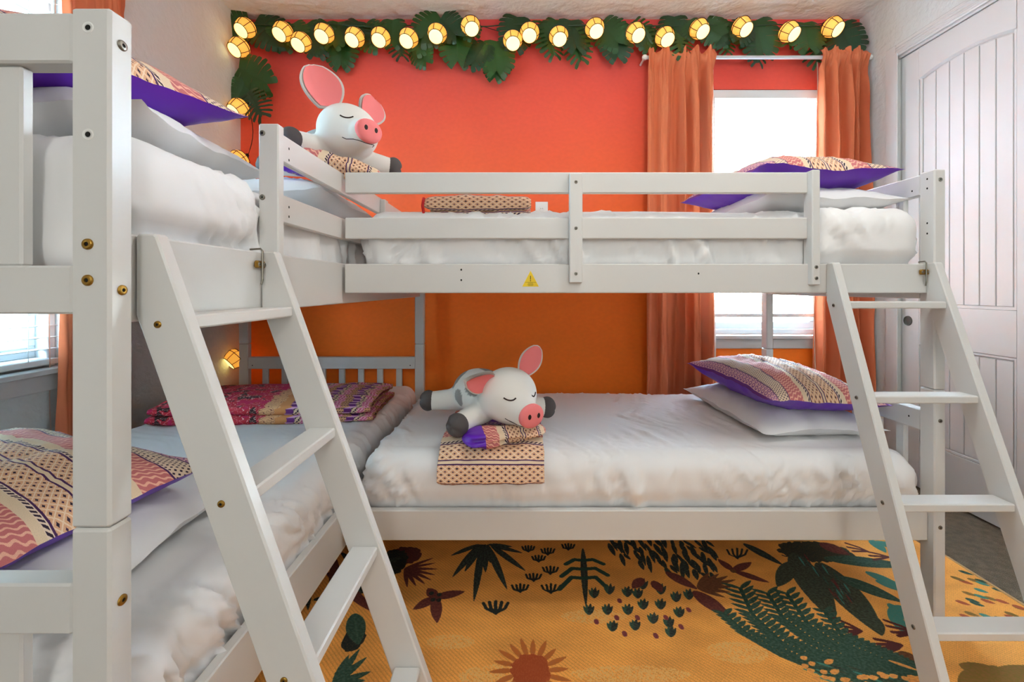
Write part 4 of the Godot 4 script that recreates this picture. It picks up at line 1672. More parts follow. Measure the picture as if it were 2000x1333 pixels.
# to(a, y, l): a metres behind the bed's front, y up, l metres from its head end
func bunk(label: String, to: Callable, W: float, L: float, foot_posts: bool, up: Array, low: Array, guard0: float, mids: Array) -> Node3D:
	var o := thing("bunk_bed", label, "bunk bed", to.call(0.0, 0.0, 0.0))
	var P: Material = M.white_paint_wood
	var bx := func(par: Node, n: String, a0: float, a1: float, y0: float, y1: float, l0: float, l1: float, bev := 0.003):
		return wbox(par, n, to.call(a0, y0, l0), to.call(a1, y1, l1), P, bev)
	var ends := [0.0]
	if foot_posts: ends.append(L - 0.039)
	for e in ends:
		for a in [0.0, W - 0.056]:
			bx.call(o, "lower_post", a, a + 0.056, 0.0, 0.769, e, e + 0.039, 0.004)
			bx.call(o, "upper_post", a, a + 0.056, 0.7705, 1.507, e, e + 0.039, 0.004)
		var m: float = e + 0.0195
		for r in [["end_top_rail", 1.430, 1.501], ["end_bottom_rail", 1.073, 1.142], ["end_top_rail", 0.618, 0.690], ["end_bottom_rail", 0.225, 0.300]]:
			bx.call(o, r[0], 0.056, W - 0.056, r[1], r[2], m - 0.0175, m + 0.0175)
		var inner := W - 0.112
		var gap := (inner - 8 * 0.036) / 9.0
		for y in [[1.142, 1.430], [0.300, 0.618]]:
			for k in 8:
				var a := 0.056 + gap * (k + 1) + 0.036 * k
				bx.call(o, "end_slat", a, a + 0.036, y[0], y[1], m - 0.009, m + 0.009)
	var l1 := L - 0.039 if foot_posts else L
	for r in [up, low]:
		bx.call(o, "side_rail", 0.023, 0.048, r[0], r[1], 0.039, l1)
		bx.call(o, "side_rail", W - 0.048, W - 0.023, r[0], r[1], 0.039, l1)
		bx.call(o, "ledger", 0.048, 0.070, r[0] + 0.012, r[0] + 0.034, 0.045, l1)
		bx.call(o, "ledger", W - 0.070, W - 0.048, r[0] + 0.012, r[0] + 0.034, 0.045, l1)
		var n := 11
		for k in n:
			var l := 0.07 + (l1 - 0.16) * k / (n - 1)
			bx.call(o, "bed_slat", 0.049, W - 0.049, r[0] + 0.035, r[0] + 0.050, l, l + 0.07)
	for y in [[1.432, 1.503], [1.277, 1.349]]:
		bx.call(o, "guard_rail", 0.025, 0.045, y[0], y[1], guard0 + 0.026, l1)
		bx.call(o, "guard_rail", W - 0.045, W - 0.025, y[0], y[1], 0.039, l1)
	bx.call(o, "guard_post", 0.0, 0.048, 1.12, 1.5055, guard0, guard0 + 0.027)
	for l in mids: bx.call(o, "guard_post", 0.001, 0.025, 1.127, 1.4945, l, l + 0.044)
	return o

func build_beds() -> void:
	bolt_mesh = lathe([Vector2(0.003, 0.0012), Vector2(0.003, 0.0030), Vector2(0.0062, 0.0032), Vector2(0.0078, 0.0018), Vector2(0.008, 0.0)], 18)
	bore_mesh = lathe([Vector2(0.0, 0.0), Vector2(0.0036, 0.0)], 12)
	var lt := func(a: float, y: float, l: float) -> Vector3: return Vector3(-0.578 - a, y, -0.625 - l)
	var rt := func(a: float, y: float, l: float) -> Vector3: return Vector3(1.423 - l, y, -1.476 - a)
	var lb := bunk("white wooden bunk bed along the grey window wall", lt, 1.125, 2.102, true, [1.057, 1.194], [0.214, 0.353], 0.4377, [1.29])
	var rb_ := bunk("white wooden bunk bed along the sunset wall, joined to the other at its foot", rt, 1.057, 2.014, false, [1.093, 1.192], [0.254, 0.3565], 0.4187, [1.2114])
	var F := Vector3.BACK
	var R := Vector3.RIGHT
	var zf := -0.6250
	# dowel bores with painted dark centres and brass bolts on the post beside the window-wall bed's head
	for y in [1.478, 1.327]:
		var r := part(lb, "bore_rim", lathe([Vector2(0.0045, -0.001), Vector2(0.0072, 0.0012), Vector2(0.0082, 0.0)], 18), M.plastic_white, Vector3(-0.6085, y, zf) - org(lb), Basis(Vector3.RIGHT, PI / 2))
		part(r, "bore", bore_mesh, M.hole_shade_paint, Vector3(0, 0.0004, 0), Basis().scaled(Vector3(1.1, 1, 1.1)))
	for y in [1.172, 1.121]: bolt(lb, Vector3(-0.6085, y, zf), F, M.brass)
	for y in [1.463, 1.107, 0.656]: bolt(lb, Vector3(-0.578, y, -0.6445), R, M.brass if y < 1.3 else M.steel, 0.95)
	var gz := -0.625 - 0.4377
	for y in [1.482, 1.328]: bolt(lb, Vector3(-0.616, y, gz), F, M.steel, 0.85)
	for y in [1.475, 1.445, 1.322, 1.297]: hole(lb, Vector3(-0.603, y, -1.16), R, 0.8)
	for x in [-0.662, -1.62]: hole(lb, Vector3(x, 0.640, -0.625 - 2.102 + 0.0375), F, 0.9)
	# the sunset-wall bed
	var fz := -1.476
	for y in [1.464, 1.310, 1.158]: bolt(rb_, Vector3(0.1897, y, fz - 0.001), F, M.steel, 0.7)
	for y in [1.180, 1.143]: bolt(rb_, Vector3(0.9905, y, fz), F, M.steel, 0.75)
	for y in [1.472, 0.667, 0.311]: bolt(rb_, Vector3(1.4035, y, fz), F, M.steel, 0.85)
	for p in [[-0.196, 1.172], [-0.196, 1.137], [0.607, 1.159]]: hole(rb_, Vector3(p[0], p[1], fz - 0.023), F, 0.8)
	for p in [[1.480, -1.502], [1.448, -1.502], [1.330, -1.502], [1.295, -1.502]]: hole(rb_, Vector3(1.384, p[0], p[1]), Vector3.LEFT, 0.85)
	hole(rb_, Vector3(1.386, 1.452, -1.562), Vector3.LEFT, 0.85)
	hole(rb_, Vector3(1.386, 0.655, -1.575), Vector3.LEFT, 0.85)
	# warning sticker on the upper side rail
	var wt := TextMesh.new()
	var f := SystemFont.new()
	f.font_names = PackedStringArray(["Droid Sans"])
	wt.font = f
	wt.text = "!"
	wt.font_size = 32
	wt.pixel_size = 0.00075
	wt.depth = 0.0003
	var st := part(rb_, "warning_sticker", prism([Vector2(-0.028, 0.0), Vector2(0.028, 0.0), Vector2(0.0, 0.054)], 0.0008, 0.0002), M.warning_yellow, Vector3(0.0385, 1.115, fz - 0.023) - org(rb_))
	st.set_meta("label", "yellow triangular warning sticker")
	part(st, "exclamation_mark", wt, M.warning_ink, Vector3(0, 0.0265, 0.0010))
	part(st, "divider_line", box_mesh(Vector3(0.038, 0.0007, 0.0004), 0.0001), M.warning_ink, Vector3(0, 0.0148, 0.0010))
	for k in 3: part(st, "fine_print", box_mesh(Vector3(0.017 + 0.003 * (k % 2), 0.0009, 0.0004), 0.0001), M.warning_ink, Vector3(0, 0.0108 - 0.0035 * k, 0.0010))
	ladder("white ladder hooked on the window-wall bunk", Vector3(-0.6005, 0, -1.055), 0.0)
	ladder("white ladder hooked on the sunset-wall bunk", Vector3(1.402, 0, -1.4985), -PI / 2)

# local x: away from the bed, z: along the rail
func ladder(label: String, at: Vector3, turn: float) -> void:
	var o := thing("bunk_ladder", label, "ladder", at)
	o.rotation.y = turn
	var side := [Vector2(0.001, 1.190), Vector2(0.005, 1.195), Vector2(0.030, 1.195), Vector2(0.0345, 1.191), Vector2(0.456, 0.001), Vector2(0.378, 0.001), Vector2(0.001, 1.068)]
	var m := prism(side, 0.026, 0.003)
	var wide := 0.364
	part(o, "stile", m, M.white_paint_wood)
	part(o, "stile", m, M.white_paint_wood, Vector3(0, 0, wide - 0.026))
	for y in [1.066, 0.786, 0.510, 0.230]:
		var xr: float = 0.033 + (1.195 - y) * 0.354
		part(o, "rung", box_mesh(Vector3(0.060, 0.0225, wide - 0.052), 0.003), M.white_paint_wood, Vector3(xr - 0.034, y - 0.011, wide * 0.5))
	# bolts through the stiles into the rungs
	for s in [[wide, Vector3.BACK], [0.0, Vector3.FORWARD]]:
		for y in [1.066, 0.786, 0.510, 0.230]:
			var b := Basis(Quaternion(Vector3.UP, s[1])) if s[1] != Vector3.FORWARD else Basis(Vector3.RIGHT, -PI / 2)
			var bo := part(o, "bolt", bolt_mesh, M.brass if turn == 0.0 else M.steel, Vector3(0.033 + (1.195 - y) * 0.354 - 0.042, y - 0.013, s[0]), b.scaled_local(Vector3.ONE * 0.72))
			part(bo, "hex_socket", bore_mesh, M.hole_shade_paint, Vector3(0, 0.0012, 0))
	# the swinging hook that locks the ladder to the rail
	var z := 0.040 if turn == 0.0 else 0.036
	var p := Vector3(0.006, 1.164, z)
	var br := part(o, "hook_bracket", box_mesh(Vector3(0.010, 0.017, 0.032), 0.004), M.brass, p)
	br.set_meta("label", "brass hook bracket")
	for k in [-1, 1]: part(br, "bracket_screw", bolt_mesh, M.steel, Vector3(0.005, 0, k * 0.010), Basis(Vector3.BACK, -PI / 2).scaled_local(Vector3.ONE * 0.6))
	part(o, "lock_hook", tube([Vector3(-0.016, 1.1985, z), Vector3(0.008, 1.2000, z), Vector3(0.0125, 1.195, z), Vector3(0.0125, 1.13, z), Vector3(0.010, 1.118, z)], 0.0023, 8), M.steel)

# ---------------------------------------------------------------- bedding
func mattress(label: String, lo: Vector3, hi: Vector3, sd: int, bulge: Callable) -> void:
	var n := noise(sd, 1.0, 3)
	var size := hi - lo
	var m := soft_box(size, 0.070, 0.0125, func(p: Vector3, nn: Vector3):
		var d := 0.008 * n.get_noise_3d(p.x * 1.3, p.y * 1.5, p.z * 1.3)
		var side := 1.0 - absf(nn.y)
		# thin creases pulled slantwise from the top down over the long sides
		var along: float = p.x if size.x > size.z else -p.z
		var down: float = p.y - (absf(p.z) if size.x > size.z else absf(p.x))
		if (absf(nn.x) > 0.7 and size.x > size.z) or (absf(nn.z) > 0.7 and size.z > size.x):
			along = p.z if size.x > size.z else p.x
		var c := along + 0.42 * down + 0.05 * n.get_noise_2d(along * 2.0, down * 3.0)
		var live := clampf(0.55 + 1.9 * n.get_noise_2d(c * 2.1 + 31.0, down * 1.6), 0.0, 1.0)
		var f := n.get_noise_2d(c * 6.5 + 3.0, down * 0.9 + 11.0)
		d += (0.35 + 0.65 * side) * 0.021 * exp(-pow(f / 0.085, 2.0)) * live
		var f2 := n.get_noise_2d(c * 14.0 + 50.0, down * 1.6 + 5.0)
		d -= (0.30 + 0.70 * side) * 0.012 * exp(-pow(f2 / 0.10, 2.0)) * live
		d += side * 0.012 * n.get_noise_2d(c * 7.0, down * 1.2 + 60.0)
		return d + bulge.call(p + (lo + hi) * 0.5, nn))
	var o := part(self, "mattress", m, M.white_sheet, (lo + hi) * 0.5)
	tag(o, label, "mattress", "mattresses in white sheets")

func pillow_face(w: float, h: float, t: float, top: bool, sd: int, uv := Rect2(0, 0, 1, 1), swap := false) -> Mesh:
	var n := noise(sd, 1.0, 3)
	return grid_mesh(36, 36, func(u: float, v: float):
		var a := u * 2.0 - 1.0
		var b := v * 2.0 - 1.0
		var x := w * 0.5 * a * (1.0 - 0.09 * (1.0 - b * b))
		var z := h * 0.5 * b * (1.0 - 0.09 * (1.0 - a * a))
		var k := pow(maxf(0.0, 1.0 - pow(absf(a), 2.6)), 0.62) * pow(maxf(0.0, 1.0 - pow(absf(b), 2.6)), 0.62)
		var edge := pow(maxf(absf(a), absf(b)), 8.0)
		var y := t * (0.5 if top else -0.42) * k + 0.010 * n.get_noise_2d(x * 7.0, z * 7.0 + (0.0 if top else 20.0)) * k
		y += 0.012 * n.get_noise_2d(x * 5.0, z * 5.0) * edge
		var rr := n.get_noise_2d(a * 3.0 + b * 2.0, (a - b) * 1.2 + 9.0)
		y += (0.007 if top else -0.007) * pow(maxf(0.0, 1.0 - 4.0 * absf(rr)), 2.0) * k
		return Vector3(x, y, z), top, func(u: float, v: float):
			return Vector2(uv.position.x + uv.size.x * (v if swap else u), uv.position.y + uv.size.y * (u if swap else v)))

func pillow(label: String, at: Vector3, turn: Vector3, w: float, h: float, t: float, sd: int, printed: bool, swap := false, grp := "") -> Node3D:
	var o := thing("printed_pillow" if printed else "white_pillow", label, "pillow", at, grp)
	o.rotation = turn
	part(o, "front", pillow_face(w, h, t, true, sd, Rect2(0.0, 0.0, 1.0, 1.0), swap), M.patterned_textile if printed else M.white_pillowcase)
	var b := part(o, "back", pillow_face(w, h, t, false, sd), M.purple_satin if printed else M.white_pillowcase)
	if printed: b.set_meta("label", "plain purple underside")
	return o

func build_bedding() -> void:
	var none := func(_p: Vector3, _n: Vector3): return 0.0
	# upper beds: the sheet swells out over the rail in the gap where the ladder stands
	mattress("white-sheeted mattress on the upper bunk by the window wall", Vector3(-1.650, 1.108, -2.680), Vector3(-0.633, 1.362, -0.672), 201, func(p: Vector3, n: Vector3):
		return 0.034 * maxf(0.0, n.x) * smoothstep(-1.052, -0.990, p.z) * smoothstep(1.200, 1.245, p.y))
	mattress("white-sheeted mattress on the upper bunk by the sunset wall", Vector3(-0.545, 1.145, -2.470), Vector3(1.376, 1.384, -1.530), 202, func(p: Vector3, n: Vector3):
		return 0.030 * maxf(0.0, n.z) * smoothstep(1.012, 1.060, p.x) * smoothstep(1.196, 1.240, p.y))
	mattress("white-sheeted mattress on the lower bunk by the window wall", Vector3(-1.650, 0.266, -2.680), Vector3(-0.630, 0.530, -0.672), 203, func(p: Vector3, n: Vector3):
		return 0.020 * maxf(0.0, n.x) * smoothstep(0.36, 0.42, p.y))
	mattress("white-sheeted mattress on the lower bunk by the sunset wall", Vector3(-0.545, 0.306, -2.470), Vector3(1.376, 0.535, -1.530), 204, func(p: Vector3, n: Vector3):
		return 0.022 * maxf(0.0, n.z) * smoothstep(0.36, 0.42, p.y))
	var gw := "white pillows at the bed heads"
	pillow("white pillow under the printed one, lower bunk by the sunset wall", Vector3(1.125, 0.575, -2.00), Vector3(0, 0.03, 0.0), 0.48, 0.74, 0.16, 301, false, false, gw)
	pillow("white pillow under the printed one, upper bunk by the sunset wall", Vector3(1.115, 1.430, -1.90), Vector3(0, 0.0, -0.03), 0.50, 0.74, 0.17, 302, false, false, gw)
	pillow("white pillow under the printed one, lower bunk by the window wall", Vector3(-1.12, 0.575, -0.965), Vector3(0, 0.06, 0), 0.80, 0.52, 0.15, 303, false, false, gw)
	pillow("white pillow under the printed one, upper bunk by the window wall", Vector3(-1.04, 1.420, -0.945), Vector3(0, 0.10, 0), 0.78, 0.50, 0.17, 304, false, false, gw)
	pillow("white pillow propping the plush pig at the bunk's foot rail", Vector3(-0.90, 1.425, -1.72), Vector3(0, 0.05, 0.04), 0.50, 0.62, 0.17, 305, false)
	var gp := "printed pillows with purple backs"
	pillow("printed purple-backed pillow on the lower bunk by the sunset wall", Vector3(1.130, 0.692, -1.985), Vector3(0.02, 0.04, -0.06), 0.46, 0.74, 0.19, 311, true, false, gp)
	pillow("printed purple-backed pillow on the upper bunk by the sunset wall", Vector3(1.070, 1.530, -1.87), Vector3(0.0, 0.06, -0.02), 0.50, 0.70, 0.19, 312, true, false, gp)
	pillow("printed purple-backed pillow on the lower bunk by the window wall", Vector3(-1.150, 0.675, -0.955), Vector3(0.08, -0.30, -0.03), 0.74, 0.46, 0.16, 313, true, true, gp)
	pillow("printed purple-backed pillow on the upper bunk by the window wall", Vector3(-1.045, 1.528, -0.920), Vector3(0.03, -0.33, -0.08), 0.74, 0.46, 0.19, 314, true, true, gp)
	build_blankets()

# a folded throw: layers of cloth, each bent round at its fold; path is the cross-section of the upper side
func fold_layer(path: Array, thick: float, x0: float, x1: float, sd: int, uvx: Vector2, uvy: Vector2, swap: bool) -> Mesh:
	# closed rounded loop round the path: out along the top, back along the bottom
	var n := noise(sd, 1.0, 2)
	var c := Curve3D.new()
	for p in path: c.add_point(p)
	var L := c.get_baked_length()
	var ring := []
	var N := 44
	for i in N + 1:
		var s := L * i / N
		var p := c.sample_baked(s)
		var q := c.sample_baked(minf(L, s + 0.01)) - c.sample_baked(maxf(0.0, s - 0.01))
		var nn := Vector3(0, q.z, -q.y).normalized()
		ring.append([p, nn, s / L])
	return grid_mesh(28, N * 2 + 16, func(u: float, v: float):
		var k := v * (N * 2 + 16)
		var p: Vector3
		var off: Vector3
		var ht := thick * 0.5
		if k <= N:
			var r: Array = ring[int(k)]
			p = r[0]
			off = r[1] * ht
		elif k < N + 8:
			var r: Array = ring[N]
			var a := (k - N) / 8.0 * PI
			var t: Vector3 = (ring[N][0] - ring[N - 1][0]).normalized()
			p = r[0]
			off = r[1] * ht * cos(a) + t * ht * sin(a)
		elif k <= 2 * N + 8:
			var r: Array = ring[2 * N + 8 - int(k)]
			p = r[0]
			off = -r[1] * ht
		else:
			var r: Array = ring[0]
			var a := (k - 2 * N - 8) / 8.0 * PI
			var t: Vector3 = (ring[0][0] - ring[1][0]).normalized()
			p = r[0]
			off = -r[1] * ht * cos(a) + t * ht * sin(a)
		var e := pow(absf(u * 2.0 - 1.0), 6.0)
		off *= 1.0 - 0.55 * e
		var w := 0.006 * n.get_noise_2d(u * 4.0, p.z * 9.0 + p.y * 9.0)
		var x := lerpf(x0, x1, u) + 0.004 * n.get_noise_2d(p.z * 12.0, 5.0)
		return p + off + off.normalized() * w + Vector3(x, 0, 0), false, func(u: float, v: float):
			var k := v * (N * 2 + 16)
			var ht := thick * 0.5
			var s := L * k / N
			if k > N: s = L + PI * ht * minf(1.0, (k - N) / 8.0)
			if k > N + 8: s = L + PI * ht + L * (k - N - 8) / N
			var a := lerpf(uvx.x, uvx.y, u)
			var b := uvy.x + (s - L - PI * ht * 0.5) / uvy.y
			return Vector2(b, a) if swap else Vector2(a, b))

func build_blankets() -> void:
	# on the lower bunk by the sunset wall: lies on top and laps over the front edge
	var o := thing("folded_blanket", "peach patterned folded blanket hanging over the lower bunk's edge under a plush pig", "blanket", Vector3(-0.095, 0.5, -1.48))
	var lap := []
	for p in [Vector3(0, 0.556, -1.93), Vector3(0, 0.558, -1.75), Vector3(0, 0.558, -1.62), Vector3(0, 0.553, -1.555), Vector3(0, 0.535, -1.512), Vector3(0, 0.505, -1.490), Vector3(0, 0.462, -1.484)]: lap.append(p - Vector3(0, 0.5, -1.48))
	part(o, "lower_fold", fold_layer(lap, 0.020, -0.176, 0.176, 401, Vector2(0, 0.39), Vector2(0.62, 0.55), true), M.patterned_textile)
	var lap2 := []
	for p in [Vector3(0, 0.574, -1.92), Vector3(0, 0.577, -1.75), Vector3(0, 0.577, -1.63), Vector3(0, 0.572, -1.552), Vector3(0, 0.551, -1.502), Vector3(0, 0.517, -1.476), Vector3(0, 0.470, -1.468)]: lap2.append(p - Vector3(0, 0.5, -1.48))
	part(o, "upper_fold", fold_layer(lap2, 0.020, -0.178, 0.178, 402, Vector2(0, 0.39), Vector2(0.625, 0.55), true), M.patterned_textile)
	# on the upper bunk by the sunset wall
	o = thing("folded_blanket", "peach patterned folded blanket lying on the upper bunk behind the guard rail", "blanket", Vector3(-0.148, 1.36, -1.66))
	part(o, "lower_fold", fold_layer([Vector3(0, 0.014, -0.15), Vector3(0, 0.015, 0.0), Vector3(0, 0.013, 0.080)], 0.026, -0.19, 0.19, 411, Vector2(0, 0.41), Vector2(0.628, 0.55), true), M.patterned_textile)
	part(o, "upper_fold", fold_layer([Vector3(0, 0.056, -0.15), Vector3(0, 0.058, 0.0), Vector3(0, 0.053, 0.075)], 0.058, -0.19, 0.19, 412, Vector2(0, 0.41), Vector2(0.565, 0.55), true), M.patterned_textile)
	part(o, "bound_edge", tube([Vector3(-0.190, 0.012, 0.09), Vector3(-0.193, 0.04, 0.098), Vector3(-0.190, 0.070, 0.09)], 0.005, 6), M.red_trim)
	# across the foot of the lower bunk by the window wall
	o = thing("folded_blanket", "crimson and purple patterned folded blanket across the lower bunk's foot", "blanket", Vector3(-1.105, 0.53, -2.08))
	for k in 2:
		part(o, ["lower_fold", "upper_fold"][k], fold_layer([Vector3(0, 0.024 + 0.040 * k, -0.22), Vector3(0, 0.030 + 0.044 * k, -0.05), Vector3(0, 0.030 + 0.044 * k, 0.10), Vector3(0, 0.022 + 0.038 * k, 0.20)], 0.042, -0.47 + 0.01 * k, 0.465 - 0.012 * k, 421 + k, Vector2(0.02, 0.98), Vector2(0.9, 0.6), false), M.red_textile)
	o.rotation.y = 0.06

# ---------------------------------------------------------------- plush pigs
func cap(p: Vector3, a: Vector3, b: Vector3, ra: float, rb2: float) -> float:
	var d := b - a
	var t := clampf((p - a).dot(d) / d.length_squared(), 0.0, 1.0)
	return (p - a - d * t).length() - lerpf(ra, rb2, t)

func ell(p: Vector3, c: Vector3, r: Vector3) -> float:
	var q := (p - c) / r
	var k := q.length()
	return (k - 1.0) * minf(r.x, minf(r.y, r.z)) if k > 0.001 else -r.x

func smin(a: float, b: float, k: float) -> float:
	var h := clampf(0.5 + 0.5 * (b - a) / k, 0.0, 1.0)
	return lerpf(b, a, h) - k * h * (1.0 - h)

var pig_joints := {}
func pig_field(p: Vector3) -> float:
	var d := ell(p, Vector3(0, 0.092, -0.10), Vector3(0.105, 0.092, 0.150))
	d = smin(d, ell(p, Vector3(0, 0.128, 0.085), Vector3(0.112, 0.100, 0.098)), 0.035)
	d = smin(d, cap(p, Vector3(0, 0.098, 0.14), Vector3(0, 0.090, 0.190), 0.064, 0.052), 0.03)
	for s in [-1.0, 1.0]:
		d = smin(d, cap(p, Vector3(s * 0.07, 0.06, 0.02), Vector3(s * 0.185, 0.046, 0.065), 0.046, 0.037), 0.02)
		d = smin(d, cap(p, Vector3(s * 0.06, 0.05, -0.19), Vector3(s * 0.15, 0.042, -0.245), 0.044, 0.037), 0.02)
	return d

func pig_body() -> Mesh:
	var lo := Vector3(-0.25, -0.02, -0.31)
	var c := 0.0075
	var nx := 67
	var ny := 36
	var nz := 75
	var val := PackedFloat32Array()
	val.resize(nx * ny * nz)
	for z in nz:
		for y in ny:
			for x in nx: val[x + nx * (y + ny * z)] = pig_field(lo + Vector3(x, y, z) * c)
	var patches := [[Vector3(0.05, 0.18, -0.10), 0.055], [Vector3(-0.07, 0.15, -0.03), 0.05], [Vector3(-0.06, 0.14, -0.19), 0.05], [Vector3(0.09, 0.10, -0.2), 0.045], [Vector3(-0.10, 0.08, -0.11), 0.035]]
	var st := begin()
	var id := {}
	var cnt := 0
	var off := [Vector3i(0, 0, 0), Vector3i(1, 0, 0), Vector3i(0, 1, 0), Vector3i(1, 1, 0), Vector3i(0, 0, 1), Vector3i(1, 0, 1), Vector3i(0, 1, 1), Vector3i(1, 1, 1)]
	var edges := [[0, 1], [2, 3], [4, 5], [6, 7], [0, 2], [1, 3], [4, 6], [5, 7], [0, 4], [1, 5], [2, 6], [3, 7]]
	for z in nz - 1:
		for y in ny - 1:
			for x in nx - 1:
				var v := []
				var neg := 0
				for o in off:
					var f := val[x + o.x + nx * (y + o.y + ny * (z + o.z))]
					v.append(f)
					if f < 0.0: neg += 1
				if neg == 0 or neg == 8: continue
				var p := Vector3.ZERO
				var k := 0
				for e in edges:
					var a: float = v[e[0]]
					var b: float = v[e[1]]
					if (a < 0.0) != (b < 0.0):
						p += Vector3(off[e[0]]).lerp(Vector3(off[e[1]]), a / (a - b))
						k += 1
				p = lo + (Vector3(x, y, z) + p / k) * c
				var h := 0.004
				st.set_normal(Vector3(pig_field(p + Vector3(h, 0, 0)) - pig_field(p - Vector3(h, 0, 0)), pig_field(p + Vector3(0, h, 0)) - pig_field(p - Vector3(0, h, 0)), pig_field(p + Vector3(0, 0, h)) - pig_field(p - Vector3(0, 0, h))).normalized())
				var col := Color(1, 1, 1)
				for q in patches:
					if p.distance_to(q[0]) < q[1]: col = Color(0.30, 0.29, 0.29)
				st.set_color(col)
				st.add_vertex(p)
				id[x + nx * (y + ny * z)] = cnt
				cnt += 1
	var step := [1, nx, nx * ny]
	for z in range(1, nz - 1):
		for y in range(1, ny - 1):
			for x in range(1, nx - 1):
				var i := x + nx * (y + ny * z)
				for ax in 3:
					var a := val[i]
					var b: float = val[i + step[ax]]
					if (a < 0.0) == (b < 0.0): continue
					var u: int = step[(ax + 1) % 3]
					var w: int = step[(ax + 2) % 3]
					var q := [id[i - u - w], id[i - w], id[i], id[i - u]]
					if a < 0.0: q.reverse()
					for k in [0, 1, 2, 0, 2, 3]: st.add_index(q[k])
	return st.commit()

func ear_mesh(l: float, w: float, lift: float, grow: float) -> Mesh:
	# grows along +y from its root, hollow side towards +z
	return grid_mesh(14, 14, func(u: float, v: float):
		var a := u * 2.0 - 1.0
		var hw := w * 0.5 * pow(sin(PI * clampf(0.14 + 0.80 * v, 0.0, 1.0)), 0.75) * grow
		if v > 0.93: hw *= 1.0 - pow((v - 0.93) / 0.07, 2.0) * 0.6
		return Vector3(a * hw, l * v * (0.5 + 0.5 * grow) + (1.0 - grow) * l * 0.25, 0.35 * hw * a * a - 0.10 * l * v * v + lift))

func hoof_mesh() -> Mesh:
	return grid_mesh(22, 14, func(u: float, v: float):
		var th := u * TAU
		var ph := v * PI
		var d := Vector3(sin(ph) * cos(th), cos(ph), sin(ph) * sin(th))
		var cleft := 1.0 - 0.16 * exp(-pow(d.x / 0.16, 2.0)) * smoothstep(-0.3, 0.5, d.y)
		return d * Vector3(0.042, 0.036, 0.042) * cleft)

func plush_pig(label: String, at: Vector3, turn: Vector3, body: Mesh, ears: Array) -> void:
	var o := thing("plush_pig", label, "plush toy", at, "plush pigs")
	o.rotation = turn
	part(o, "body", body, M.white_plush)
	var hoof := hoof_mesh()
	for s in [-1.0, 1.0]:
		part(o, "hoof", hoof, M.grey_plush, Vector3(s * 0.200, 0.045, 0.072), Basis(Quaternion(Vector3.UP, Vector3(s * 0.9, -0.05, 0.4).normalized())))
		part(o, "hoof", hoof, M.grey_plush, Vector3(s * 0.164, 0.042, -0.254), Basis(Quaternion(Vector3.UP, Vector3(s * 0.8, 0.0, -0.5).normalized())))
		var e: Array = ears[0] if s < 0 else ears[1]
		var b: Basis = e[0]
		var ear := part(o, "ear", ear_mesh(e[1], e[2], -0.004, 1.0), M.white_plush, Vector3(s * 0.072, 0.196, 0.075), b)
		part(ear, "ear_rim", ear_mesh(e[1], e[2], 0.005, 0.985), M.white_plush)
		var il := part(ear, "ear_lining", ear_mesh(e[1], e[2], 0.0095, 0.86), M.pink_plush)
		il.set_meta("label", "pink ear lining")
		# closed, stitched eyes
		var pts := []
		for k in 9:
			var t := -1.0 + k / 4.0
			var q := Vector3(s * (0.052 + 0.018 * t * s), 0.145 - 0.008 * (1.0 - t * t), 0.0)
			q.z = 0.20
			while pig_field(q) > 0.0: q.z -= 0.001
			pts.append(q + Vector3(0, 0, 0.001))
		part(o, "stitched_eye", tube(pts, 0.0026, 6), M.thread_dark)
	var sn := part(o, "snout", grid_mesh(28, 8, func(u: float, v: float):
		var r := minf(v / 0.8, 1.0)
		var z := 0.010 * (1.0 - pow(r, 4.0)) if v < 0.8 else -(v - 0.8) * 0.06
		return Vector3(cos(u * TAU) * 0.050 * r, sin(u * TAU) * 0.042 * r, z), true), M.pink_plush, Vector3(0, 0.089, 0.238), Basis(Vector3.RIGHT, 0.05))
	sn.set_meta("label", "round pink snout")
	for s in [-1.0, 1.0]:
		part(sn, "nostril", lathe([Vector2(0, 0.0015), Vector2(0.007, 0.0015), Vector2(0.0085, -0.001)], 14), M.thread_dark, Vector3(s * 0.019, 0.004, 0.0098), Basis(Vector3.RIGHT, PI / 2).scaled_local(Vector3(0.8, 1, 1.15)))
	var pts := []
	for k in 13:
		var t := -1.0 + k / 6.0
		var q := Vector3(0.060 * t, 0.048 + 0.022 * t * t, 0.26)
		while pig_field(q) > 0.0 and q.z > 0.0: q.z -= 0.001
		pts.append(q + Vector3(0, 0, 0.0008))
	part(o, "stitched_mouth", tube(pts, 0.0014, 5), M.thread_dark)

# a bunched scarf of printed cotton with its purple lining turned out at one end
func wrap_cloth(label: String, at: Vector3, turn: Vector3, l: float, w: float, t: float, sd: int) -> void:
	var o := thing("cloth_wrap", label, "cloth", at)
	o.rotation = turn
	var n := noise(sd, 1.0, 3)
	var shape := func(x0: float, x1: float, g: float) -> Mesh:
		return grid_mesh(36, 24, func(u: float, v: float):
			var a := v * TAU
			var x := lerpf(x0, x1, u)
			var k := pow(maxf(0.0, 1.0 - pow(absf(x / (l * 0.5)), 4.0)), 0.45) * g * (0.80 - 1.1 * x)
			var r := 1.0 + 0.30 * n.get_noise_3d(x * 6.0, cos(a) * 1.3, sin(a) * 1.3) + 0.16 * sin(a * 5.0 + x * 22.0) + 0.10 * sin(a * 9.0 - x * 30.0)
			return Vector3(x, maxf(-t * 0.40, t * 0.5 * k * r * sin(a)), w * 0.5 * k * r * cos(a)), false, func(u: float, v: float): return Vector2(lerpf(0.05, 0.70, u), v * 0.35))
	part(o, "printed_side", shape.call(-l * 0.5, l * 0.5, 1.0), M.patterned_textile)
	var p := part(o, "satin_lining", shape.call(-l * 0.52, -l * 0.26, 1.10), M.purple_satin)
	p.set_meta("label", "shiny purple satin lining")

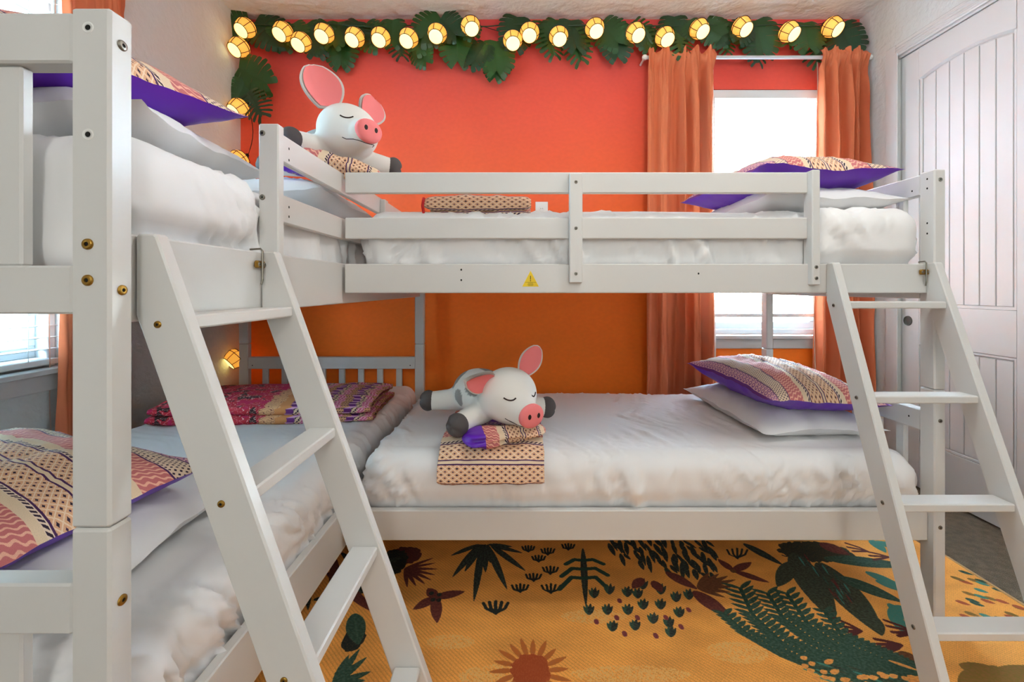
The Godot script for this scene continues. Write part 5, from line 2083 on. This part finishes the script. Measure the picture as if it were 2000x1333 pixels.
func build_pigs() -> void:
	var body := pig_body()
	var up := func(x: float, y: float, z: float) -> Basis: return Basis.from_euler(Vector3(x, y, z))
	plush_pig("white and grey plush pig lying on the folded blanket, lower bunk", Vector3(-0.095, 0.592, -1.715), Vector3(0.05, 0.62, 0.0), body, [[up.call(0.5, 0.2, 1.55), 0.115, 0.10], [up.call(-0.25, -0.5, -0.55), 0.125, 0.085]])
	plush_pig("white and grey plush pig resting on the upper guard rail", Vector3(-0.700, 1.560, -1.700), Vector3(-0.05, 0.85, -0.04), body, [[up.call(-0.05, -0.15, 0.35), 0.165, 0.150], [up.call(-0.1, 0.1, -0.45), 0.135, 0.12]])
	wrap_cloth("printed cloth with purple satin lining under the lower plush pig's chin", Vector3(-0.050, 0.598, -1.555), Vector3(0, 0.25, 0.04), 0.30, 0.15, 0.060, 501)
	wrap_cloth("printed cloth with purple satin lining under the upper plush pig", Vector3(-0.655, 1.530, -1.545), Vector3(0, 0.25, -0.12), 0.34, 0.15, 0.10, 502)

# ---------------------------------------------------------------- garland, lanterns, rug
func leaf_mesh(l: float, slit: float, sd: int) -> Mesh:
	# grows along -y from the stem, faces +z; lobes separated by slits
	var rng := RandomNumberGenerator.new()
	rng.seed = sd
	var st := begin()
	var lobes := 8
	var pt := func(t: float, r: float, s: float) -> Vector3:      # t along the midrib, r out to the side (1 = margin)
		var hw := l * (0.50 if slit < 0.6 else 0.40) * pow(sin(PI * clampf(0.16 + 0.80 * t, 0.0, 1.0)), 0.62)
		var y := -l * (t * 0.80 + 0.30 * r * (t * 1.0 - 0.22))
		return Vector3(s * hw * r, y, 0.10 * l * r - 0.14 * l * r * r - 0.06 * l * t * t + 0.05 * l * t)
	var rib := Color(1.7, 1.6, 1.3)
	var blade := Color(1, 1, 1)
	for s in [-1.0, 1.0]:
		for k in lobes:
			var t0 := float(k) / lobes
			var t1 := float(k + 1) / lobes
			var tm := (t0 + t1) * 0.5
			var inner := 1.0 - slit * rng.randf_range(0.75, 1.1)
			var wid := (rng.randf_range(0.86, 0.96) if slit < 0.6 else rng.randf_range(0.5, 0.7)) * (t1 - t0) * 0.5
			var jag := rng.randf_range(0.9, 1.05)
			var rows := [[0.0, t0, t1], [0.05, t0, t1], [inner, t0, t1], [lerpf(inner, 1.0, 0.15), tm - wid, tm + wid], [lerpf(inner, 1.0, 0.75), tm - wid * 0.9, tm + wid * 0.95], [jag, tm - wid * 0.45, tm + wid * 0.6]]
			for q in rows.size() - 1:
				var a: Array = rows[q]
				var b: Array = rows[q + 1]
				var v := [pt.call(a[1], a[0], s), pt.call(a[2], a[0], s), pt.call(b[2], b[0], s), pt.call(b[1], b[0], s)]
				if s < 0: v.reverse()
				st.set_color(rib if q == 0 else blade)
				for i in [0, 1, 2, 0, 2, 3]: st.add_vertex(v[i])
	st.generate_normals()
	return st.commit()

func build_garland() -> void:
	var z := ZB + 0.05
	var g := thing("leaf_garland", "garland of dark green artificial monstera leaves along the top of the sunset wall", "garland", Vector3(0.0, 2.72, z))
	var meshes := []
	for k in 6: meshes.append(leaf_mesh(1.0, 0.45 if k < 4 else 0.85, 600 + k))
	var rng := RandomNumberGenerator.new()
	rng.seed = 5
	var i := 0
	for a in GARLAND_LEAVES:
		var mi: int = (i % 4) if a[4] == 0 else 4 + i % 2
		var b := Basis(Vector3.BACK, deg_to_rad(a[2])) * Basis.from_euler(Vector3(rng.randf_range(-0.30, 0.0), rng.randf_range(-0.3, 0.3), 0))
		var lift := 0.0 if a[0] > -1.66 else 0.012
		part(g, "monstera_leaf", meshes[mi], M["leaf_green_%d" % (i % 3)], Vector3(a[0], a[1], z + lift + rng.randf_range(0.0, 0.028)) - g.position, b.scaled_local(Vector3.ONE * a[3] * 1.32))
		i += 1
	part(g, "twine", tube(swag(GARLAND_LEAVES, 0.02, 0.004, z + 0.028, g.position, 35), 0.0035, 6), M.leaf_green_1)
	part(g, "twine", tube([Vector3(-1.70, 2.71, z + 0.03) - g.position, Vector3(-1.735, 2.55, z + 0.02) - g.position, Vector3(-1.735, 2.25, z + 0.02) - g.position], 0.0035, 6), M.leaf_green_1)

	var s := thing("string_light", "string of glowing wire-caged lanterns along the top and corner of the sunset wall", "string light", Vector3(0.0, 2.70, z))
	var shade := lathe([Vector2(0.020, 0.050), Vector2(0.046, 0.045), Vector2(0.057, 0.030), Vector2(0.059, 0.014), Vector2(0.053, -0.012), Vector2(0.043, -0.034)], 24)
	var disc := lathe([Vector2(0.0, -0.037), Vector2(0.032, -0.037), Vector2(0.042, -0.034)], 24)
	var cst := begin()
	for r in [[0.061, 0.018], [0.0445, -0.035], [0.048, 0.045]]:
		var ring := []
		for k in 25: ring.append(Vector3(r[0] * cos(TAU * k / 24), r[1], r[0] * sin(TAU * k / 24)))
		tube_into(cst, ring, 0.0022, 5)
	for k in 7:
		var a := TAU * k / 7
		var d := Vector3(cos(a), 0, sin(a))
		tube_into(cst, [d * 0.048 + Vector3(0, 0.045, 0), d * 0.061 + Vector3(0, 0.018, 0), d * 0.055 + Vector3(0, -0.012, 0), d * 0.0445 + Vector3(0, -0.035, 0)], 0.0019, 5)
	var cage := cst.commit()
	var sock := lathe([Vector2(0.0, 0.082), Vector2(0.011, 0.080), Vector2(0.013, 0.052), Vector2(0.020, 0.049)], 14)
	var pts := []
	for a in LANTERNS:
		var b := Basis(Vector3.BACK, a[2]) * Basis(Vector3.RIGHT, -0.68)
		var at := Vector3(a[0], a[1], z + 0.075) - s.position
		var ln := part(s, "lantern_shade", shade, M.lantern_shade, at, b)
		part(ln, "lantern_diffuser", disc, M.lantern_diffuser)
		part(ln, "cage", cage, M.cage_wire)
		part(ln, "socket", sock, M.cord_black)
		var l := OmniLight3D.new()
		l.name = "lantern_light"
		l.light_color = Color(1.0, 0.60, 0.22)
		l.light_energy = LANTERN_ENERGY
		l.light_size = 0.02
		l.omni_range = 6.0
		l.omni_attenuation = 2.0
		l.shadow_enabled = true
		ln.add_child(l, true)
		l.position = Vector3(0, 0.004, 0)
	var order := [22, 21, 20, 1, 0, 2, 3, 4, 5, 6, 7, 8, 9, 10, 11, 12, 13, 14, 15, 16, 17, 18, 19]
	var prev := Vector3.ZERO
	for k in order.size():
		var a: Array = LANTERNS[order[k]]
		var b := Basis(Vector3.BACK, a[2]) * Basis(Vector3.RIGHT, -0.68)
		var p: Vector3 = Vector3(a[0], a[1], z + 0.075) - s.position + b * Vector3(0, 0.082, 0)
		p.z = minf(p.z, 0.035)
		if k > 0:
			var seg := []
			for q in 9:
				var t := q / 8.0
				var w := prev.lerp(p, t)
				w.y += 0.03 * sin(PI * t) if absf(prev.y - p.y) < 0.2 else 0.0
				w.z = lerpf(prev.z, p.z, t) * (1.0 - 0.9 * sin(PI * t)) - 0.03 * sin(PI * t)
				seg.append(w)
			part(s, "cord", tube(seg, 0.0022, 5), M.cord_black)
		prev = p

func swag(list: Array, dy: float, sag: float, z: float, o: Vector3, step: int) -> Array:
	var out := []
	for i in step + 1:
		var x := lerpf(-1.70, 2.05, float(i) / step)
		out.append(Vector3(x, 2.735 + dy + sag * sin(i * 1.7) - 0.010 * absf(sin(i * 0.6)), z) - o)
	return out

func build_rug() -> void:
	var x0 := -0.90
	var x1 := x0 + RW / RS * 0.001
	var z0 := -0.25
	var z1 := z0 - RH / RS * 0.001
	var o := thing("rug", "orange woven rug printed with jungle plants and a sun, under the bunks", "rug", Vector3((x0 + x1) * 0.5, 0.0, (z0 + z1) * 0.5))
	var n := noise(90, 1.0, 2)
	var p0 := o.position
	part(o, "woven_field", grid_mesh(60, 44, func(u: float, v: float):
		var x := lerpf(x0, x1, u)
		var zz := lerpf(z0, z1, v)
		return Vector3(x, 0.0095 + 0.0022 * n.get_noise_2d(x * 2.2, zz * 2.2), zz) - p0, false, func(u: float, v: float): return Vector2(u, v)), M.rug_print)
	for e in [[Vector3(x1 - 0.002, 0.007, z0), Vector3(x1 - 0.002, 0.007, z1)], [Vector3(x0 + 0.002, 0.007, z0), Vector3(x0 + 0.002, 0.007, z1)], [Vector3(x0, 0.007, z1 + 0.002), Vector3(x1, 0.007, z1 + 0.002)], [Vector3(x0, 0.007, z0 - 0.002), Vector3(x1, 0.007, z0 - 0.002)]]:
		part(o, "bound_edge", tube([e[0] - p0, e[0].lerp(e[1], 0.5) - p0, e[1] - p0], 0.0065, 8), M.rug_edge)
